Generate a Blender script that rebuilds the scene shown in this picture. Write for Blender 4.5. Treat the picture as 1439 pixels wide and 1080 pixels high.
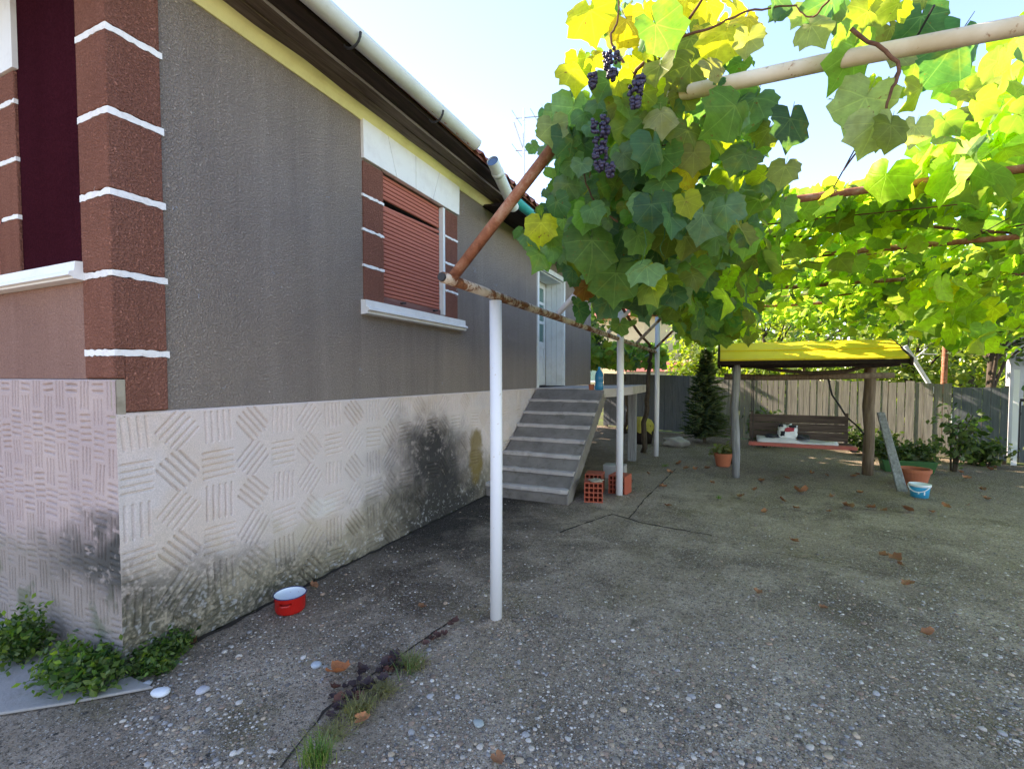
import bpy, math, random
import numpy as np
from mathutils import Vector, Matrix

rng = np.random.default_rng(7)
random.seed(7)
R_ = math.radians
scene = bpy.context.scene
for o in list(bpy.data.objects):
    bpy.data.objects.remove(o)
COL = scene.collection

# ------------------------------------------------------------------ camera
FPX, U0, YAW, PITCH = 660.0, 719.5, R_(24.3), R_(2.0)
V0 = 529 + FPX * math.tan(PITCH)
CAM = np.array([0, 0, 1.5])
cF = np.array([-math.sin(YAW) * math.cos(PITCH), math.cos(YAW) * math.cos(PITCH), -math.sin(PITCH)])
cR = np.array([math.cos(YAW), math.sin(YAW), 0.0])
cU = np.cross(cR, cF)
cam_d = bpy.data.cameras.new('camera')
cam = bpy.data.objects.new('camera', cam_d)
COL.objects.link(cam)
cam.location = CAM
cam.rotation_euler = (math.pi / 2 - PITCH, 0, YAW)
cam_d.sensor_width = 36
cam_d.lens = FPX / 1439 * 36
cam_d.shift_y = (V0 - 540) / 1439
cam_d.clip_start = 0.05
cam_d.clip_end = 1000
scene.camera = cam

# ------------------------------------------------------------------ sky, sun, exposure
SUN_EL = R_(33.5)
SUN_AZ = math.atan2(-0.975, 0.22)          # from +Y, towards -X (behind the house)
sdir = Vector((math.sin(SUN_AZ) * math.cos(SUN_EL), math.cos(SUN_AZ) * math.cos(SUN_EL), math.sin(SUN_EL)))
world = bpy.data.worlds.new('World')
scene.world = world
world.use_nodes = True
wn = world.node_tree
bg = wn.nodes['Background']
sky = wn.nodes.new('ShaderNodeTexSky')
sky.sky_type = 'NISHITA'
sky.sun_disc = False
sky.sun_elevation = SUN_EL
sky.sun_rotation = SUN_AZ
sky.air_density = 1.0
sky.dust_density = 0.0
sky.ozone_density = 2.0
wn.links.new(sky.outputs[0], bg.inputs[0])
bg.inputs[1].default_value = 0.15
sl = bpy.data.lights.new('sun', 'SUN')
sl.energy = 5.0
sl.angle = R_(0.5)
sl.color = (1.0, 0.93, 0.80)
sun = bpy.data.objects.new('sun', sl)
COL.objects.link(sun)
sun.location = (-20, 5, 20)
sun.rotation_euler = sdir.to_track_quat('Z', 'Y').to_euler()
scene.view_settings.view_transform = 'Standard'
scene.view_settings.look = 'None'
scene.view_settings.gamma = 1
scene.view_settings.use_curve_mapping = False
scene.view_settings.exposure = 1.93
scene.view_settings.use_white_balance = True
scene.view_settings.white_balance_temperature = 7100
scene.view_settings.white_balance_tint = 20
scene.render.resolution_x, scene.render.resolution_y = 1024, 768


# ------------------------------------------------------------------ pixel helpers (distance always from a real plane)
def ray(u, v):
    return cF + cR * (u - U0) / FPX - cU * (v - V0) / FPX


def pl(u, v, ax, c):
    d = ray(u, v)
    return CAM + d * ((c - CAM[ax]) / d[ax])


def gr(u, v, z=0.0):
    return pl(u, v, 2, z)


def proj(P):
    q = np.asarray(P) - CAM
    d = q @ cF
    return U0 + FPX * (q @ cR) / d, V0 - FPX * (q @ cU) / d, d


# ------------------------------------------------------------------ materials
MATS = {}


class NB:
    """small node helper"""
    def __init__(s, name):
        m = bpy.data.materials.new(name)
        m.use_nodes = True
        s.m = m
        s.t = m.node_tree
        s.n = s.t.nodes
        s.b = s.n['Principled BSDF']
        s.out = s.n['Material Output']
        MATS[name] = m

    def node(s, typ, **kw):
        n = s.n.new(typ)
        for k, v in kw.items():
            if k.startswith('i_'):
                key = k[2:]
                key = int(key) if key.isdigit() else key.replace('_', ' ')
                s.put(n.inputs[key], v)
            else:
                setattr(n, k, v)
        return n

    def put(s, sock, v):
        if isinstance(v, bpy.types.NodeSocket):
            s.t.links.new(v, sock)
        else:
            if isinstance(v, tuple) and len(v) == 3 and sock.type == 'RGBA':
                v = (*v, 1)
            sock.default_value = v

    def pos(s):
        return s.node('ShaderNodeNewGeometry').outputs['Position']

    def objc(s):
        return s.node('ShaderNodeTexCoord').outputs['Object']

    def mapv(s, vec, scale):
        n = s.node('ShaderNodeMapping')
        s.put(n.inputs[0], vec)
        n.inputs['Scale'].default_value = scale
        return n.outputs[0]

    def noise(s, vec, scale, detail=4, rough=.55, dist=0):
        n = s.node('ShaderNodeTexNoise')
        s.put(n.inputs['Vector'], vec)
        n.inputs['Scale'].default_value = scale
        n.inputs['Detail'].default_value = detail
        n.inputs['Roughness'].default_value = rough
        n.inputs['Distortion'].default_value = dist
        return n.outputs[0]

    def ramp(s, fac, stops):
        n = s.node('ShaderNodeValToRGB')
        s.put(n.inputs[0], fac)
        e = n.color_ramp.elements
        while len(e) < len(stops):
            e.new(.5)
        for el, (p, c) in zip(e, stops):
            el.position = p
            el.color = (*c, 1) if isinstance(c, tuple) else (c, c, c, 1)
        return n.outputs[0]

    def mix(s, fac, a, b, mode='MIX'):
        n = s.node('ShaderNodeMix', data_type='RGBA', blend_type=mode)
        s.put(n.inputs[0], fac)
        s.put(n.inputs[6], a)
        s.put(n.inputs[7], b)
        return n.outputs[2]

    def math(s, op, a, b=0.0, c=0.0):
        n = s.node('ShaderNodeMath', operation=op)
        s.put(n.inputs[0], a)
        s.put(n.inputs[1], b)
        s.put(n.inputs[2], c)
        return n.outputs[0]

    def bump(s, h, strength=.4, dist=.01, normal=None):
        n = s.node('ShaderNodeBump')
        n.inputs['Strength'].default_value = strength
        n.inputs['Distance'].default_value = dist
        s.put(n.inputs['Height'], h)
        if normal is not None:
            s.put(n.inputs['Normal'], normal)
        return n.outputs[0]

    def fin(s, col, rough=.8, normal=None, spec=.3, metal=0):
        s.put(s.b.inputs['Base Color'], col)
        s.put(s.b.inputs['Roughness'], rough)
        s.b.inputs['Specular IOR Level'].default_value = spec
        s.b.inputs['Metallic'].default_value = metal
        if normal is not None:
            s.put(s.b.inputs['Normal'], normal)
        return s.m


def mat_stucco(name, c1, c2, grain=92, bump=1.0, dist=.022, stain=None):
    k = NB(name)
    P = k.pos()
    big = k.noise(P, 1.3, 5, .6)
    col = k.mix(k.ramp(big, [(.3, 0.0), (.72, 1.0)]), c1, c2)
    streak = k.noise(k.mapv(P, (7, 7, .5)), 1.0, 4, .6)
    col = k.mix(k.math('MULTIPLY', k.ramp(streak, [(.52, 0.0), (.75, 1.0)]), .35), col, tuple(min(1, x * 1.35 + .01) for x in c2))
    drip = k.noise(k.mapv(P, (11, 11, .4)), 1.0, 5, .65)
    col = k.mix(k.math('MULTIPLY', k.ramp(drip, [(.50, 0.0), (.70, 1.0)]), .30), col, tuple(x * .62 for x in c1))
    pat = k.noise(P, .6, 4, .6, .5)
    col = k.mix(k.ramp(pat, [(.40, 0.0), (.62, .5)]), col, (c2[0] * 1.12, c2[1] * 1.08, c2[2] * 1.0))
    g = k.noise(P, grain, 3, .6, .6)
    h = k.ramp(g, [(.32, 0.0), (.66, 1.0)])
    col = k.mix(k.math('MULTIPLY', k.math('SUBTRACT', 1.0, h), .5), col, tuple(x * .5 for x in c1))  # grain pits darkened: dirt, plus relief shade the diffuse light leaves out
    if stain:
        sp = k.noise(P, 6.0, 3, .5)
        sp2 = k.noise(P, 70.0, 2, .5)
        f = k.math('MULTIPLY', k.ramp(sp, [(.70, 0.0), (.73, 1.0)]), k.ramp(sp2, [(.56, 0.0), (.6, 1.0)]))
        col = k.mix(f, col, stain)
    return k.fin(col, .92, k.bump(h, bump, dist), .0)


mat_stucco('stucco_grey', (.46, .38, .33), (.55, .46, .40), stain=(.55, .55, .6))
mat_stucco('stucco_brown', (.39, .165, .12), (.48, .215, .158), stain=(.6, .5, .45))
mat_stucco('stucco_brown_light', (.30, .17, .14), (.38, .225, .185), bump=.6)
mat_stucco('stucco_maroon', (.040, .009, .014), (.060, .012, .020), bump=.6)


def mat_paint(name, c, dirt=(.35, .3, .25), amt=.35, rough=.6, grain=30, bump=.25, scale=6):
    k = NB(name)
    P = k.pos()
    n1 = k.noise(P, scale, 6, .65)
    col = k.mix(k.math('MULTIPLY', k.ramp(n1, [(.48, 0.0), (.72, 1.0)]), amt), c, dirt)
    n2 = k.noise(P, grain, 4, .6)
    return k.fin(col, rough, k.bump(n2, bump, .006), .3)


mat_paint('white_plaster', (.78, .77, .75), (.5, .45, .42), .35)
mat_paint('white_wood', (.70, .72, .70), (.45, .42, .36), .4, .5)
mat_paint('cream_cove', (.84, .80, .38), (.6, .52, .24), .4, .8)
mat_paint('white_band', (.80, .78, .76), (.55, .45, .4), .5, .8, 60, .5, 25)
mat_paint('gutter_grey', (.60, .63, .60), (.42, .44, .40), .4, .45)
mat_paint('pipe_grey', (.42, .47, .50), (.3, .3, .3), .4, .4)
mat_paint('pipe_blue', (.10, .17, .28), (.06, .08, .12), .4, .5)
mat_paint('teal_metal', (.02, .33, .31), (.02, .2, .2), .4, .4)
mat_paint('yellow_board', (.82, .60, .02), (.6, .42, .03), .45, .6, 40, .3, 4)
mat_paint('red_paint', (.42, .10, .075), (.2, .06, .05), .5, .6)
mat_paint('terracotta', (.42, .125, .06), (.30, .10, .06), .5, .8)
mat_paint('brick_red', (.40, .085, .045), (.30, .12, .08), .6, .85, 80, .4, 20)
mat_paint('mortar', (.36, .31, .24), (.17, .14, .09), .8, .95, 60, .6, 9)
mat_paint('dark_metal', (.03, .03, .032), (.06, .04, .03), .5, .6)
mat_paint('glass_green', (.10, .20, .17), (.16, .26, .22), .5, .12, 5, .02)
mat_paint('soil', (.035, .026, .02), (.06, .045, .03), .8, 1.0, 60, .8)
mat_paint('blue_plastic', (.03, .36, .60), (.02, .3, .5), .3, .35)
mat_paint('white_plastic', (.75, .77, .78), (.6, .6, .58), .3, .4)
mat_paint('bottle_blue', (.02, .20, .36), (.03, .25, .4), .3, .15)
mat_paint('green_plastic', (.03, .11, .03), (.03, .07, .02), .5, .5)
mat_paint('yellow_cloth', (.36, .29, .05), (.18, .14, .03), .7, .9)
mat_paint('blanket', (.62, .60, .60), (.4, .38, .38), .5, .95)
mat_paint('bag_white', (.72, .74, .74), (.5, .5, .5), .3, .4)
mat_paint('bag_black', (.02, .022, .03), (.05, .05, .05), .3, .4)
mat_paint('bag_red', (.45, .05, .07), (.3, .04, .05), .3, .4)
mat_paint('cream_wall', (.74, .56, .32), (.62, .46, .27), .6, .9, 20, .3, 3)
mat_paint('red_roof', (.30, .10, .075), (.2, .07, .05), .6, .9)
mat_paint('concrete_pole', (.50, .49, .48), (.36, .35, .33), .5, .9)


def mat_enamel(name, c):
    k = NB(name)
    return k.fin(c, .18, None, .5)


mat_enamel('enamel_red', (.42, .012, .008))
mat_enamel('enamel_white', (.80, .82, .84))
mat_enamel('enamel_rim', (.03, .04, .12))


def mat_wood(name, c1, c2, axis=2, rough=.85, sc=9):
    k = NB(name)
    O = k.pos()
    s = [sc * 4] * 3
    s[axis] = sc * .25
    n = k.noise(k.mapv(O, tuple(s)), 1.0, 5, .65, .4)
    col = k.mix(k.ramp(n, [(.3, 0.0), (.7, 1.0)]), c1, c2)
    return k.fin(col, rough, k.bump(n, .6, .006), .2)


mat_wood('wood_soffit', (.06, .042, .030), (.19, .15, .115), 1)
mat_wood('wood_dark', (.012, .008, .007), (.035, .022, .018), 1)
mat_wood('wood_post', (.10, .065, .042), (.26, .19, .13), 2)
mat_wood('wood_weathered', (.13, .125, .125), (.33, .32, .32), 2)
mat_wood('wood_bench', (.05, .035, .028), (.14, .10, .08), 0)
mat_wood('wood_fence', (.13, .12, .105), (.27, .25, .22), 2)
mat_wood('wood_fence_grey', (.075, .085, .095), (.135, .145, .155), 2)
mat_wood('bark', (.035, .025, .018), (.12, .09, .065), 2)
mat_wood('cane', (.09, .035, .025), (.22, .11, .06), 0)
mat_wood('shutter', (.42, .135, .095), (.52, .18, .13), 1)
mat_wood('shutter_rail', (.15, .06, .05), (.27, .14, .12), 1)


def mat_tile():
    k = NB('roof_tile')
    P = k.pos()
    n = k.noise(P, 9, 5, .6)
    col = k.ramp(n, [(.3, (.15, .05, .035)), (.55, (.29, .11, .08)), (.75, (.36, .2, .16))])
    return k.fin(col, .9, k.bump(k.noise(P, 50, 4), .4, .006), .15)


mat_tile()


def mat_rust():
    k = NB('rusty_pipe')
    P = k.objc()
    n = k.noise(P, 16, 6, .7, .5)
    n2 = k.noise(P, 5, 3, .5)
    f = k.ramp(k.math('ADD', n, k.math('MULTIPLY', k.math('SUBTRACT', n2, .5), .7)), [(.44, 0.0), (.56, 1.0)])
    rust = k.ramp(k.noise(P, 45, 4), [(.3, (.09, .03, .015)), (.7, (.30, .12, .05))])
    paint = k.ramp(k.noise(P, 12, 3), [(.3, (.50, .38, .27)), (.7, (.68, .60, .50))])
    return k.fin(k.mix(f, paint, rust), .75, k.bump(n, .3, .004), .3)


mat_rust()


def mat_beige():
    k = NB('beige_pipe')
    P = k.objc()
    n = k.noise(P, 18, 6, .7, .5)
    f = k.ramp(n, [(.60, 0.0), (.68, 1.0)])
    paint = k.ramp(k.noise(P, 7, 4), [(.3, (.50, .40, .24)), (.7, (.68, .60, .46))])
    return k.fin(k.mix(f, paint, (.30, .14, .06)), .7, k.bump(n, .2, .003), .3)


mat_beige()


def mat_rust2():
    k = NB('rust_only')
    P = k.objc()
    n = k.noise(P, 14, 6, .7, .5)
    return k.fin(k.ramp(n, [(.3, (.16, .055, .03)), (.5, (.34, .13, .07)), (.72, (.50, .32, .22))]), .8, k.bump(n, .3, .004), .25)


mat_rust2()


def mat_whitepipe():
    k = NB('white_pipe')
    P = k.objc()
    n = k.noise(P, 22, 5, .7)
    z = k.node('ShaderNodeSeparateXYZ')
    k.put(z.inputs[0], P)
    col = k.mix(k.ramp(n, [(.66, 0.0), (.71, 1.0)]), (.76, .75, .77), (.48, .36, .26))
    return k.fin(col, .45, k.bump(k.noise(P, 40, 3), .15, .003), .4)


mat_whitepipe()


def mat_vcol(name, rough=.9, grain=90, bump=.5, var=.25, spec=.2):
    """colour from the mesh's own 'Col' attribute with fine grain"""
    k = NB(name)
    a = k.node('ShaderNodeAttribute', attribute_name='Col').outputs['Color']
    P = k.pos()
    n = k.noise(P, grain, 4, .65)
    f = k.ramp(n, [(.3, 1 - var), (.7, 1 + var * .5)])
    return k.fin(k.mix(1.0, a, f, 'MULTIPLY'), rough, k.bump(n, bump, .006), spec)


mat_vcol('plinth_cement', .95, 150, .6, .22)
mat_vcol('pebble_stuff', .7, 60, .2, .15, .3)


def mat_objcol(name, rough=.7, var=.2):
    k = NB(name)
    c = k.node('ShaderNodeObjectInfo').outputs['Color']
    n = k.noise(k.objc(), 30, 4, .6)
    return k.fin(k.mix(1.0, c, k.ramp(n, [(.3, 1 - var), (.7, 1 + var * .4)]), 'MULTIPLY'), rough, k.bump(n, .2, .003), .3)


mat_objcol('pebble')
mat_objcol('dry_leaf', .8, .45)


def mat_concrete(name, c1, c2, moss=None):
    k = NB(name)
    P = k.pos()
    n1 = k.noise(P, 3.2, 6, .65)
    col = k.mix(k.ramp(n1, [(.3, 0.0), (.7, 1.0)]), c1, c2)
    if moss:
        n3 = k.noise(P, 5.5, 5, .7)
        col = k.mix(k.ramp(n3, [(.55, 0.0), (.75, .8)]), col, moss)
    n2 = k.noise(P, 120, 4, .6)
    col = k.mix(k.math('MULTIPLY', k.ramp(n2, [(.55, 0.0), (.7, 1.0)]), .3), col, tuple(x * .5 for x in c1))
    return k.fin(col, .95, k.bump(k.noise(P, 45, 5, .7), .5, .008), .15)


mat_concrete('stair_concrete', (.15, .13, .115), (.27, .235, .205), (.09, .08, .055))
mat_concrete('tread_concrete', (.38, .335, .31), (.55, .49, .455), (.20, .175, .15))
mat_concrete('slab_concrete', (.26, .235, .215), (.38, .345, .32), (.18, .165, .125))


def mat_ground():
    k = NB('yard_concrete')
    P = k.pos()
    xyz = k.node('ShaderNodeSeparateXYZ')
    k.put(xyz.inputs[0], P)
    X, Y = xyz.outputs[0], xyz.outputs[1]
    big = k.noise(P, .55, 6, .62, .3)
    mid = k.noise(P, 2.1, 7, .68, .6)
    col = k.mix(k.ramp(big, [(.36, 0.0), (.62, 1.0)]), (.17, .122, .088), (.50, .375, .27))
    col = k.mix(k.ramp(mid, [(.46, 0.0), (.66, .8)]), col, (.64, .49, .365))
    ol = k.noise(P, 1.25, 6, .65, .4)
    col = k.mix(k.ramp(ol, [(.54, 0.0), (.66, .75)]), col, (.25, .19, .095))
    ol2 = k.noise(P, 3.4, 6, .7, .4)
    col = k.mix(k.ramp(ol2, [(.56, 0.0), (.68, .7)]), col, (.105, .08, .056))
    # damp soiling along the foot of the wall, with deep shade painted in by the steps
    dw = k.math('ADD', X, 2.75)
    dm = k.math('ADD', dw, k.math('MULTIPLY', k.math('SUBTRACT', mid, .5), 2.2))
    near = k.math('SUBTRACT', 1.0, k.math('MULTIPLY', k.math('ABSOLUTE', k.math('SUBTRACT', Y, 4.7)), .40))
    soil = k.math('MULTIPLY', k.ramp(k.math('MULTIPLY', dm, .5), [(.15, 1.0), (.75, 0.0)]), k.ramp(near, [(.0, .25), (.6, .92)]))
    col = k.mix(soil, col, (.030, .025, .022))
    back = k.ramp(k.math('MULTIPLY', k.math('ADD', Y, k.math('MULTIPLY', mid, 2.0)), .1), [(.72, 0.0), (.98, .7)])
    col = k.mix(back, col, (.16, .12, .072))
    sm = k.noise(P, .9, 5, .65, .6)
    expo = k.ramp(sm, [(.36, .5), (.50, 1.0)])
    hs = None
    for sc, thr, w in ((48, .50, .36), (92, .30, .40), (170, .35, .42), (26, .93, .30)):
        v = k.node('ShaderNodeTexVoronoi', feature='F1')
        k.put(v.inputs['Vector'], P)
        v.inputs['Scale'].default_value = sc
        d, c = v.outputs['Distance'], v.outputs['Color']
        sp = k.node('ShaderNodeSeparateColor')
        k.put(sp.inputs[0], c)
        pick = k.math('GREATER_THAN', sp.outputs[0], thr)
        body = k.ramp(d, [(w - .08, 1.0), (w + .03, 0.0)])
        m = k.math('MULTIPLY', k.math('MULTIPLY', pick, body), expo)
        pc = k.ramp(sp.outputs[1], [(0.0, (.05, .045, .042)), (.3, (.20, .155, .12)), (.5, (.44, .30, .19)), (.68, (.42, .355, .30)),
                                    (.84, (.56, .465, .38)), (1.0, (.78, .70, .61))])
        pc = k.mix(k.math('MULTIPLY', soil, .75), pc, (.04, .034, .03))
        col = k.mix(k.math('MULTIPLY', m, .92), col, pc)
        hs = m if hs is None else k.math('MAXIMUM', hs, m)
    rg = k.noise(P, 34, 7, .75)
    h = k.math('ADD', k.math('MULTIPLY', hs, .8), k.math('MULTIPLY', rg, .9))
    col = k.mix(k.math('MULTIPLY', k.ramp(rg, [(.34, 1.0), (.52, 0.0)]), .6), col, (.03, .026, .023))
    return k.fin(col, .93, k.bump(h, .9, .016), .15)


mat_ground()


def mat_earth():
    k = NB('earth_grass')
    P = k.pos()
    n = k.noise(P, .7, 6, .7)
    col = k.ramp(n, [(.35, (.09, .075, .045)), (.55, (.08, .10, .03)), (.75, (.12, .15, .04))])
    return k.fin(col, 1, k.bump(k.noise(P, 14, 5), .7, .05), .1)


mat_earth()


def mat_leaf(name, src, veins=True, trans=.55):
    k = NB(name)
    if src == 'obj':
        c = k.node('ShaderNodeObjectInfo').outputs['Color']
    else:
        c = k.node('ShaderNodeAttribute', attribute_name='Col').outputs['Color']
    geo = k.node('ShaderNodeNewGeometry')
    n = k.noise(geo.outputs['Position'], 28, 4, .6)
    c = k.mix(1.0, c, k.ramp(n, [(.3, .78), (.7, 1.15)]), 'MULTIPLY')
    h = n
    if veins:
        uv = k.node('ShaderNodeUVMap').outputs[0]
        s = k.node('ShaderNodeSeparateXYZ')
        k.put(s.inputs[0], uv)
        ax, y = k.math('ABSOLUTE', s.outputs[0]), s.outputs[1]
        best = None
        for a in (0, 42, 88):
            dx, dy = math.sin(R_(a)), math.cos(R_(a))
            cr = k.math('ABSOLUTE', k.math('SUBTRACT', k.math('MULTIPLY', ax, dy), k.math('MULTIPLY', y, dx)))
            dt = k.math('ADD', k.math('MULTIPLY', ax, dx), k.math('MULTIPLY', y, dy))
            pen = k.math('MULTIPLY', k.math('LESS_THAN', dt, 0.0), 9.0)
            wd = k.math('ADD', k.math('ADD', cr, pen), k.math('MULTIPLY', dt, .012))
            best = wd if best is None else k.math('MINIMUM', best, wd)
        v1 = k.ramp(best, [(.010, 1.0), (.024, 0.0)])
        w = k.node('ShaderNodeTexWave', wave_type='BANDS', bands_direction='Y')
        k.put(w.inputs['Vector'], k.mapv(uv, (1, 1, 1)))
        w.inputs['Scale'].default_value = 3.2
        w.inputs['Distortion'].default_value = 2.0
        v2 = k.math('MULTIPLY', k.ramp(w.outputs[1], [(.90, 0.0), (.99, 1.0)]), .22)
        vv = k.math('MAXIMUM', v1, v2)
        pale = k.mix(1.0, c, (1.7, 1.6, 1.5), 'MULTIPLY')
        pale = k.mix(.25, pale, (.30, .34, .16))
        c = k.mix(k.math('MULTIPLY', vv, .65), c, pale)
        h = k.math('SUBTRACT', k.math('MULTIPLY', n, .4), vv)
    bl = k.noise(geo.outputs['Position'], 46, 3, .6)
    c = k.mix(k.ramp(bl, [(.66, 0.0), (.72, .85)]), c, (.20, .09, .03))
    yl = k.noise(geo.outputs['Position'], 11, 3, .6)
    c = k.mix(k.ramp(yl, [(.55, 0.0), (.75, .45)]), c, (.30, .28, .03))
    c = k.mix(k.math('MULTIPLY', geo.outputs['Backfacing'], .28), c, (.26, .29, .16))
    k.fin(c, .5, k.bump(h, .35, .006), .3)
    tr = k.node('ShaderNodeBsdfTranslucent')
    tc = k.mix(1.0, c, (1.75, 1.95, .55), 'MULTIPLY')
    k.put(tr.inputs[0], tc)
    mx = k.node('ShaderNodeMixShader')
    mx.inputs[0].default_value = trans
    k.t.links.new(k.b.outputs[0], mx.inputs[1])
    k.t.links.new(tr.outputs[0], mx.inputs[2])
    k.t.links.new(mx.outputs[0], k.out.inputs[0])
    return k.m


mat_leaf('vine_leaf', 'obj', True, .58)
mat_leaf('vine_leaf_mass', 'attr', True, .64)
mat_leaf('foliage', 'attr', False, .45)


def mat_grape():
    k = NB('grape')
    n = k.noise(k.pos(), 90, 3, .6)
    return k.fin(k.ramp(n, [(.35, (.012, .008, .022)), (.7, (.06, .05, .10))]), .38, None, .4)


mat_grape()


# ------------------------------------------------------------------ mesh helpers
class MB:
    def __init__(s):
        s.v, s.f, s.c = [], [], []

    def add(s, vs, fs):
        o = len(s.v)
        s.v += [tuple(map(float, p)) for p in vs]
        s.f += [tuple(i + o for i in f) for f in fs]
        return s

    def box(s, x0, x1, y0, y1, z0, z1):
        return s.add([(x0, y0, z0), (x1, y0, z0), (x1, y1, z0), (x0, y1, z0), (x0, y0, z1), (x1, y0, z1), (x1, y1, z1), (x0, y1, z1)],
                     [(0, 3, 2, 1), (4, 5, 6, 7), (0, 1, 5, 4), (1, 2, 6, 5), (2, 3, 7, 6), (3, 0, 4, 7)])

    def prism(s, poly, h, frame=None):
        """poly: list of 3D points (planar); h: extrusion vector"""
        n = len(poly)
        a = [np.array(p, float) for p in poly]
        b = [p + np.array(h, float) for p in a]
        return s.add(a + b, [tuple(range(n))[::-1], tuple(range(n, 2 * n))] + [(i, (i + 1) % n, n + (i + 1) % n, n + i) for i in range(n)])

    def tube(s, pts, r, n=10, cap=True, hollow=False):
        pts = [np.array(p, float) for p in pts]
        rs = r if isinstance(r, (list, tuple)) else [r] * len(pts)
        base = len(s.v)
        up = None
        for i, p in enumerate(pts):
            d = pts[min(i + 1, len(pts) - 1)] - pts[max(i - 1, 0)]
            d /= np.linalg.norm(d) + 1e-9
            if up is None:
                up = np.cross(d, [0, 0, 1.0])
                if np.linalg.norm(up) < .1:
                    up = np.cross(d, [1.0, 0, 0])
            up = up - d * (up @ d)
            up /= np.linalg.norm(up)
            w = np.cross(d, up)
            for k in range(n):
                a = 2 * math.pi * k / n
                s.v.append(tuple(p + rs[i] * (math.cos(a) * up + math.sin(a) * w)))
        for i in range(len(pts) - 1):
            for k in range(n):
                a, b = base + i * n + k, base + i * n + (k + 1) % n
                s.f.append((a, b, b + n, a + n))
        if cap:
            s.f.append(tuple(range(base, base + n))[::-1])
            e = base + (len(pts) - 1) * n
            s.f.append(tuple(range(e, e + n)))
        return s

    def lathe(s, prof, c=(0, 0, 0), n=24):
        base = len(s.v)
        for r, z in prof:
            for k in range(n):
                a = 2 * math.pi * k / n
                s.v.append((c[0] + r * math.cos(a), c[1] + r * math.sin(a), c[2] + z))
        for i in range(len(prof) - 1):
            for k in range(n):
                a, b = base + i * n + k, base + i * n + (k + 1) % n
                s.f.append((a, b, b + n, a + n))
        return s

    def mesh(s, name, mat, smooth=False, bevel=0):
        me = bpy.data.meshes.new(name)
        me.from_pydata(s.v, [], s.f)
        if mat:
            me.materials.append(MATS[mat])
        if smooth:
            me.polygons.foreach_set('use_smooth', [True] * len(me.polygons))
        me.update()
        return me

    def obj(s, name, mat, parent=None, smooth=False, bevel=0, **kw):
        o = link(name, s.mesh(name, mat, smooth), parent, **kw)
        if bevel:
            m = o.modifiers.new('bevel', 'BEVEL')
            m.width = bevel
            m.segments = 2
            m.limit_method = 'ANGLE'
            m.angle_limit = R_(40)
        return o


def link(name, data, parent=None, label=None, cat=None, group=None, kind=None):
    o = bpy.data.objects.new(name, data)
    COL.objects.link(o)
    if parent is not None:
        o.parent = parent
        if parent.type == 'EMPTY':
            o.matrix_parent_inverse = Matrix.Translation(-parent.location)
    if label:
        o['label'] = label
    if cat:
        o['category'] = cat
    if group:
        o['group'] = group
    if kind:
        o['kind'] = kind
    return o


def thing(name, loc, label, cat, group=None):
    e = link(name, None, None, label, cat, group)
    e.location = tuple(map(float, loc))
    e.empty_display_size = .1
    return e


def npmesh(name, V, Fq, mat, col=None, uv=None, smooth=False):
    """numpy verts (n,3), faces (m,k) -> mesh with optional point colour 'Col' and vertex uv"""
    me = bpy.data.meshes.new(name)
    k = Fq.shape[1]
    me.vertices.add(len(V))
    me.vertices.foreach_set('co', np.ascontiguousarray(V, np.float32).ravel())
    me.loops.add(Fq.size)
    me.loops.foreach_set('vertex_index', np.ascontiguousarray(Fq, np.int32).ravel())
    me.polygons.add(len(Fq))
    me.polygons.foreach_set('loop_start', np.arange(len(Fq), dtype=np.int32) * k)
    me.polygons.foreach_set('loop_total', np.full(len(Fq), k, np.int32))
    me.update(calc_edges=True)
    if smooth:
        me.polygons.foreach_set('use_smooth', np.ones(len(Fq), bool))
    if col is not None:
        a = me.color_attributes.new('Col', 'FLOAT_COLOR', 'POINT')
        a.data.foreach_set('color', np.concatenate([col, np.ones((len(col), 1))], 1).astype(np.float32).ravel())
    if uv is not None:
        l = me.uv_layers.new(name='UVMap')
        l.data.foreach_set('uv', uv[Fq.ravel()].astype(np.float32).ravel())
    me.materials.append(MATS[mat])
    return me


def vnoise(x, y, seed=0):
    """numpy value noise"""
    def hsh(i, j):
        h = np.sin(i * 127.1 + j * 311.7 + seed * 74.7) * 43758.5453
        return h - np.floor(h)
    xi, yi = np.floor(x), np.floor(y)
    fx, fy = x - xi, y - yi
    fx, fy = fx * fx * (3 - 2 * fx), fy * fy * (3 - 2 * fy)
    a, b, c, d = hsh(xi, yi), hsh(xi + 1, yi), hsh(xi, yi + 1), hsh(xi + 1, yi + 1)
    return (a * (1 - fx) + b * fx) * (1 - fy) + (c * (1 - fx) + d * fx) * fy


def fbm(x, y, oc=4, seed=0):
    s, a, t = 0, .5, 0
    for i in range(oc):
        s = s + a * vnoise(x * 2 ** i, y * 2 ** i, seed + i)
        t += a
        a *= .55
    return s / t


def sstep(a, b, x):
    t = np.clip((x - a) / (b - a), 0, 1)
    return t * t * (3 - 2 * t)


# ================================================================== SETTING: ground
g = MB()
g.add([(-220, -220, -.03), (220, -220, -.03), (220, 220, -.03), (-220, 220, -.03)], [(0, 1, 2, 3)])
g.obj('ground', 'earth_grass', kind='structure')
yard_poly = [(-2.72, 1.33), (-2.72, 10.4), (-9, 10.4), (-9, 16.9), (-3.4, 14.15), (4.6, 10.66), (16, 5.8), (16, -8), (-9, -8), (-9, 1.33)]  # right side stretched out of view as sunlit ground for bounce light
yard = MB().add([(x, y, 0) for x, y in yard_poly], [tuple(range(len(yard_poly)))[::-1]]).obj('yard_pavement', 'yard_concrete', kind='structure')
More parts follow.
